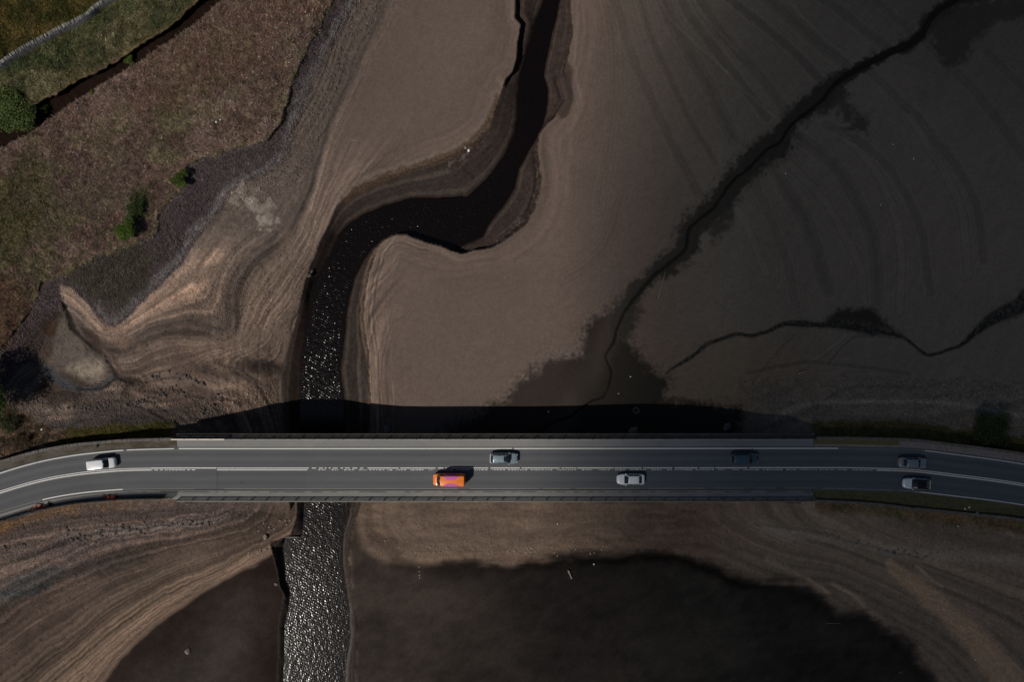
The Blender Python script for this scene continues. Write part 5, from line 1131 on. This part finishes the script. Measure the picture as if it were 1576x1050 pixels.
scatter("shore_gravel", 26000, (-40, 500), (380, 720), lambda u, v: isl(u, v)*(at(ar, u, v) > 50)*(.12+.88*((v > 595+12*np.sin(u/40)) | (np.random.default_rng(1).uniform(size=u.shape) < 1.2*np.exp(-((u-345)/48)**2-((v-455)/36)**2)))), .11, (1.15,1.12,1.1), 6)
scatter("shore_gravel", 17000, (-40, 480), (772, 1060), lambda u, v: (at(dSW, u, v) > 3)*(at(dC, u, v) > 2)*(at(ar, u, v) > 50)*np.clip(1.25-at(sS, u, v)/3.4, .05, 1), .10, (1.2,1.17,1.15), 7)
scatter("shore_gravel", 15000, (560, 1620), (774, 1050), lambda u, v: (at(dSB, u, v) > 1)*(at(dC, u, v) > 2)*(at(ar, u, v) > 56)*(.25+.75*(((at(dSB, u, v) < 28) & (u < 1060)) | ((u > 1380) & (v < 1000)))), .085, (1.2,1.17,1.15), 8)
scatter("shore_gravel", 4500, (1130, 1620), (575, 680), lambda u, v: 1.0*(at(ar, u, v) > 70)*(v > 585), .12, (1.1,)*3, 9)
# individual rocks
M_ROCK = [simple("brown_rock", (.085,.07,.06), .95, var=.35, scale=3, bump=.8, bscale=6), simple("grey_rock", (.16,.15,.14), .95, var=.3, scale=3, bump=.7, bscale=6), simple("pale_rock", (.22,.19,.16), .95, var=.25, scale=3, bump=.5, bscale=6), simple("white_scrap", (.75,.75,.74), .6, var=.05)]
RK = []
for mi in range(4):
    row = []
    for k in range(4):
        bm = bmesh.new(); bmesh.ops.create_icosphere(bm, subdivisions=2, radius=1); rk = random.Random(mi*10+k)
        dirs = [Vector((rk.gauss(0,1), rk.gauss(0,1), rk.gauss(0,1))).normalized() for _ in range(7)]
        for v_ in bm.verts:
            for dd in dirs:
                e = v_.co.dot(dd)-.72
                if e > 0: v_.co -= dd*e*.9
            v_.co.x *= 1.15; v_.co.z *= .62
        me = bpy.data.meshes.new("rock"); bm.to_mesh(me); bm.free(); me.materials.append(M_ROCK[mi]); row.append(me)
    RK.append(row)
def rock(u, v, size, mi, label, group=None, name="rock", rz=None, cat="rock"):
    o = bpy.data.objects.new(name, RK[mi][random.randrange(4)]); COL.objects.link(o); p = at_px(u, v, size*.25); o.location = p
    o.scale = (size, size*random.uniform(.65, 1), size*random.uniform(.7, 1.1)); o.rotation_euler = (0, 0, random.uniform(0, 6.28)); return tag(o, label, cat, group)
def rocks_along(pts, n, sc, size, mi, label, group):
    L = smooth_line(pts, 6); L = resample(L, 1.0); c = 0
    while c < n:
        i = random.randrange(len(L)); u = L[i,0]+random.gauss(0, sc); v = L[i,1]+random.gauss(0, sc*.6)
        if float(at(dR, u, v)) < 6 or float(at(ar, np.array(u), np.array(v))) < 50: continue
        rock(u, v, size*random.uniform(.6, 1.5), mi, label, group); c += 1
rocks_along([(115,628),(160,624),(220,618),(260,603),(300,612),(310,640),(345,610)], 95, 7, .22, 0, "small dark rock strewn on the shore just above the left end of the bridge", "dark rocks strewn above the left end of the bridge")
rocks_along([(230,583),(260,577),(290,580),(310,595)], 26, 3.5, .22, 0, "small dark clod in the short line left of the gully end above the bridge", "line of clods left of the river above the bridge")
rocks_along([(100,812),(125,835),(185,812),(212,822),(240,808),(290,808),(340,800)], 60, 6, .23, 0, "small dark rock in the broken belt below the road on the left shore", "dark rocks in a belt below the road on the left")
rocks_along([(8,845),(40,838)], 16, 4, .24, 0, "small dark rock in the cluster near the left edge below the road", "dark rocks clustered at the left edge below the road")
rocks_along([(600,825),(622,845),(640,855),(700,845),(800,850),(900,852),(950,840)], 40, 6, .17, 2, "small pale stone along the rim of the dark basin below the bridge", "pale stones along the basin rim below the bridge")
rocks_along([(1290,582),(1360,585),(1420,590),(1480,595),(1550,598)], 34, 5, .22, 1, "grey rock scattered on the shaded shore above the road at right", "grey rocks on the shaded shore above the road")
rocks_along([(1235,818),(1300,828),(1380,850),(1440,860)], 30, 4, .22, 1, "grey rock in the dark ridge line below the road at right", "grey rocks in the ridge line below the road on the right")
rocks_along([(395,820),(440,802),(400,850),(380,842)], 14, 6, .18, 2, "small pale stone on the left river shoulder just below the bridge", "pale stones on the river shoulder below the bridge")
rock(409, 827, .55, 2, "pale rounded boulder by itself on the river shoulder below the bridge")
rock(721.5, 231.5, .27, 3, "chalky white stone on the inner rim of the river bend"); rock(716.5, 227.5, .28, 2, "small buff stone touching the white stone on the river bend rim")
rock(475, 424, .5, 0, "dark rock at the water's edge on the left bank below the first bend"); rock(480, 418, .4, 0, "dark rock just above the other one at the water's edge on the left bank")
rock(289, 1003, .55, 2, "pale lump of stone alone on the dark mud at bottom left")
rock(975, 663, 1.0, 1, "large grey rubble lump in the bridge shadow, the biggest one there"); rock(595, 661, .7, 1, "grey rubble lump in the bridge shadow near the river"); rock(1118, 657, .8, 1, "grey rubble lump at the right end of the bridge shadow"); rock(425, 900, .35, 1, "grey stone on the mud beside the sparkling water at bottom left")
for i, (vv_, w_) in enumerate(((873, "topmost"), (880, "second from the top"), (886, "third from the top"), (890, "lowest"))): rock(645+.4*i, vv_, .17, 2, f"pale stone in a short vertical row on the dark mud, {w_}", "row of four pale stones on the mud")
for (u, v, s_, lb) in [(64,661.5,.22,"white scrap on the turf above the stone wall at far left"),(1406,244,.2,"bright white speck on the shaded mud, the brightest at upper right"),(1209,267,.18,"white speck on the mud just right of the upper stream"),(1374,222,.16,"white speck above left of the brightest one at upper right"),(1485,783.5,.24,"white scrap on the dark verge below the road, left of a pair"),(1491.5,781,.24,"white scrap on the dark verge below the road, right of a pair"),(1503.5,790,.3,"elongated pale scrap beside the wall below the road at right"),(1474.5,810.3,.24,"white scrap below the wall at right, apart from the others"),(1251,668.5,.2,"white scrap at the right end of the bridge on the upper side"),(844,634,.22,"white speck in the bridge shadow on the mud"),(970.5,580,.2,"white speck on the dark mud left of where the streams meet"),(952,606,.18,"small white speck below the other on the dark mud"),(1452,939,.2,"white speck on the brown band at lower right"),(1501,1016,.22,"white speck near the bottom right on dark mud"),(914,869,.2,"white speck on the rim of the dark basin below the bridge"),(1355,315,.15,"faint pale speck in the middle of the shaded mud"),(858,807,.15,"tiny white speck on the gravel below the bridge"),(333,187,.3,"white stone on the brown moor, left one"),(339,184,.2,"white stone on the brown moor, right one"),(900,772.5,.14,"tiny white speck hard against the lower edge of the bridge")]:
    rock(u, v, s_*.75, 3, lb, name="litter_scrap", cat="litter")
# driftwood
M_WOOD = simple("bleached_driftwood", (.27,.235,.19), .9, var=.25, scale=4, bump=.5); M_WOODD = simple("reddish_driftwood", (.30,.21,.17), .9, var=.25, scale=4)
def stick(u0, v0, u1, v1, r0, r1, label, mat=M_WOOD, name="driftwood_pole", cat="driftwood"):
    a, b_ = at_px(u0, v0, r0*1.1), at_px(u1, v1, r1*1.1); vs, fs = [], []; n = 6; c = (a+b_)/2; rr2 = random.Random(int(u0*7+v0)); bend = rr2.uniform(-.02, .02)*(b_-a).length
    pr = None; side_ = Vector((-(b_-a).y, (b_-a).x, 0)).normalized()
    P_ = [a.lerp(b_, i/n)+side_*bend*math.sin(math.pi*i/n)-c for i in range(n+1)]
    sg = 8
    for i, p in enumerate(P_):
        ax = (P_[min(i+1, n)]-P_[max(i-1, 0)]).normalized(); t_ = ax.orthogonal().normalized(); q_ = ax.cross(t_); rd = r0+(r1-r0)*i/n
        for k in range(sg): an = 2*math.pi*k/sg; vs.append(p+(t_*math.cos(an)+q_*math.sin(an))*rd*(1+.12*math.sin(k*2+i)))
    for i in range(n):
        for k in range(sg): j = (k+1) % sg; fs.append((i*sg+k, i*sg+j, (i+1)*sg+j, (i+1)*sg+k))
    fs.append(tuple(range(sg))[::-1]); fs.append(tuple(n*sg+k for k in range(sg))); o = frompy(name, vs, fs, mat, smooth=True); o.location = c; return tag(o, label, cat)
stick(1013,459,1023.5,419,.10,.05,"long thin pale pole lying on the mud beside the stream junction")
stick(874.5,878,880,891,.17,.12,"short thick pale log stranded on the dark mud below the bridge")
stick(1228,575,1240,571,.20,.16,"short reddish log on the shaded mud above the road at right", M_WOODD)
stick(541,215,551,215.6,.05,.04,"short pale stick lying level on the smooth mud left of the river")
stick(1272,960,1294,960,.04,.03,"faint thin stick lying level on the black mud at lower right")
stick(91,628.5,99,632.5,.09,.06,"bleached white stick on the brown silt at far left"); stick(1383,1037,1389,1034,.07,.05,"short pale stick on the black mud at bottom right")
stick(1133,468,1140,465.5,.05,.04,"tiny pale stick on the shaded mud between the two streams", M_WOOD)
# discarded tyre in the bridge shadow
bm = bmesh.new(); R1, R2 = .46, .15
rings = []
for i in range(28):
    a = 2*math.pi*i/28; k_ = 1+.10*abs(math.cos(2*a)); ring_ = []
    for j in range(10):
        b_ = 2*math.pi*j/10; ring_.append(bm.verts.new(((R1*k_+R2*math.cos(b_))*math.cos(a), (R1*k_+R2*math.cos(b_))*math.sin(a), R2*.8*math.sin(b_))))
    rings.append(ring_)
for i in range(28):
    for j in range(10): bm.faces.new((rings[i][j], rings[(i+1) % 28][j], rings[(i+1) % 28][(j+1) % 10], rings[i][(j+1) % 10]))
ty = frombm("tyre", bm, simple("silt_covered_rubber", (.16,.15,.14), .9, var=.2), smooth=True); ty.location = at_px(979, 632, .1); tag(ty, "silt covered tyre lying flat at the edge of the bridge shadow", "tyre")
# masonry sill at the waterside below the bridge
sx0, sx1 = px2w(435, 828, -8.6)[0], px2w(459.5, 828, -8.6)[0]; sy = px2w(0, 828, -8.6)[1]
bm = bmesh.new(); box(bm, 0, sx1-sx0, -.12, .14, -1.6, 0, .03); sl = frombm("stone_sill", bm, M_STONE); sl.location = (sx0, sy, -8.62); tag(sl, "thin stone sill jutting into the sparkling river just below the bridge", "sill")
print("done")
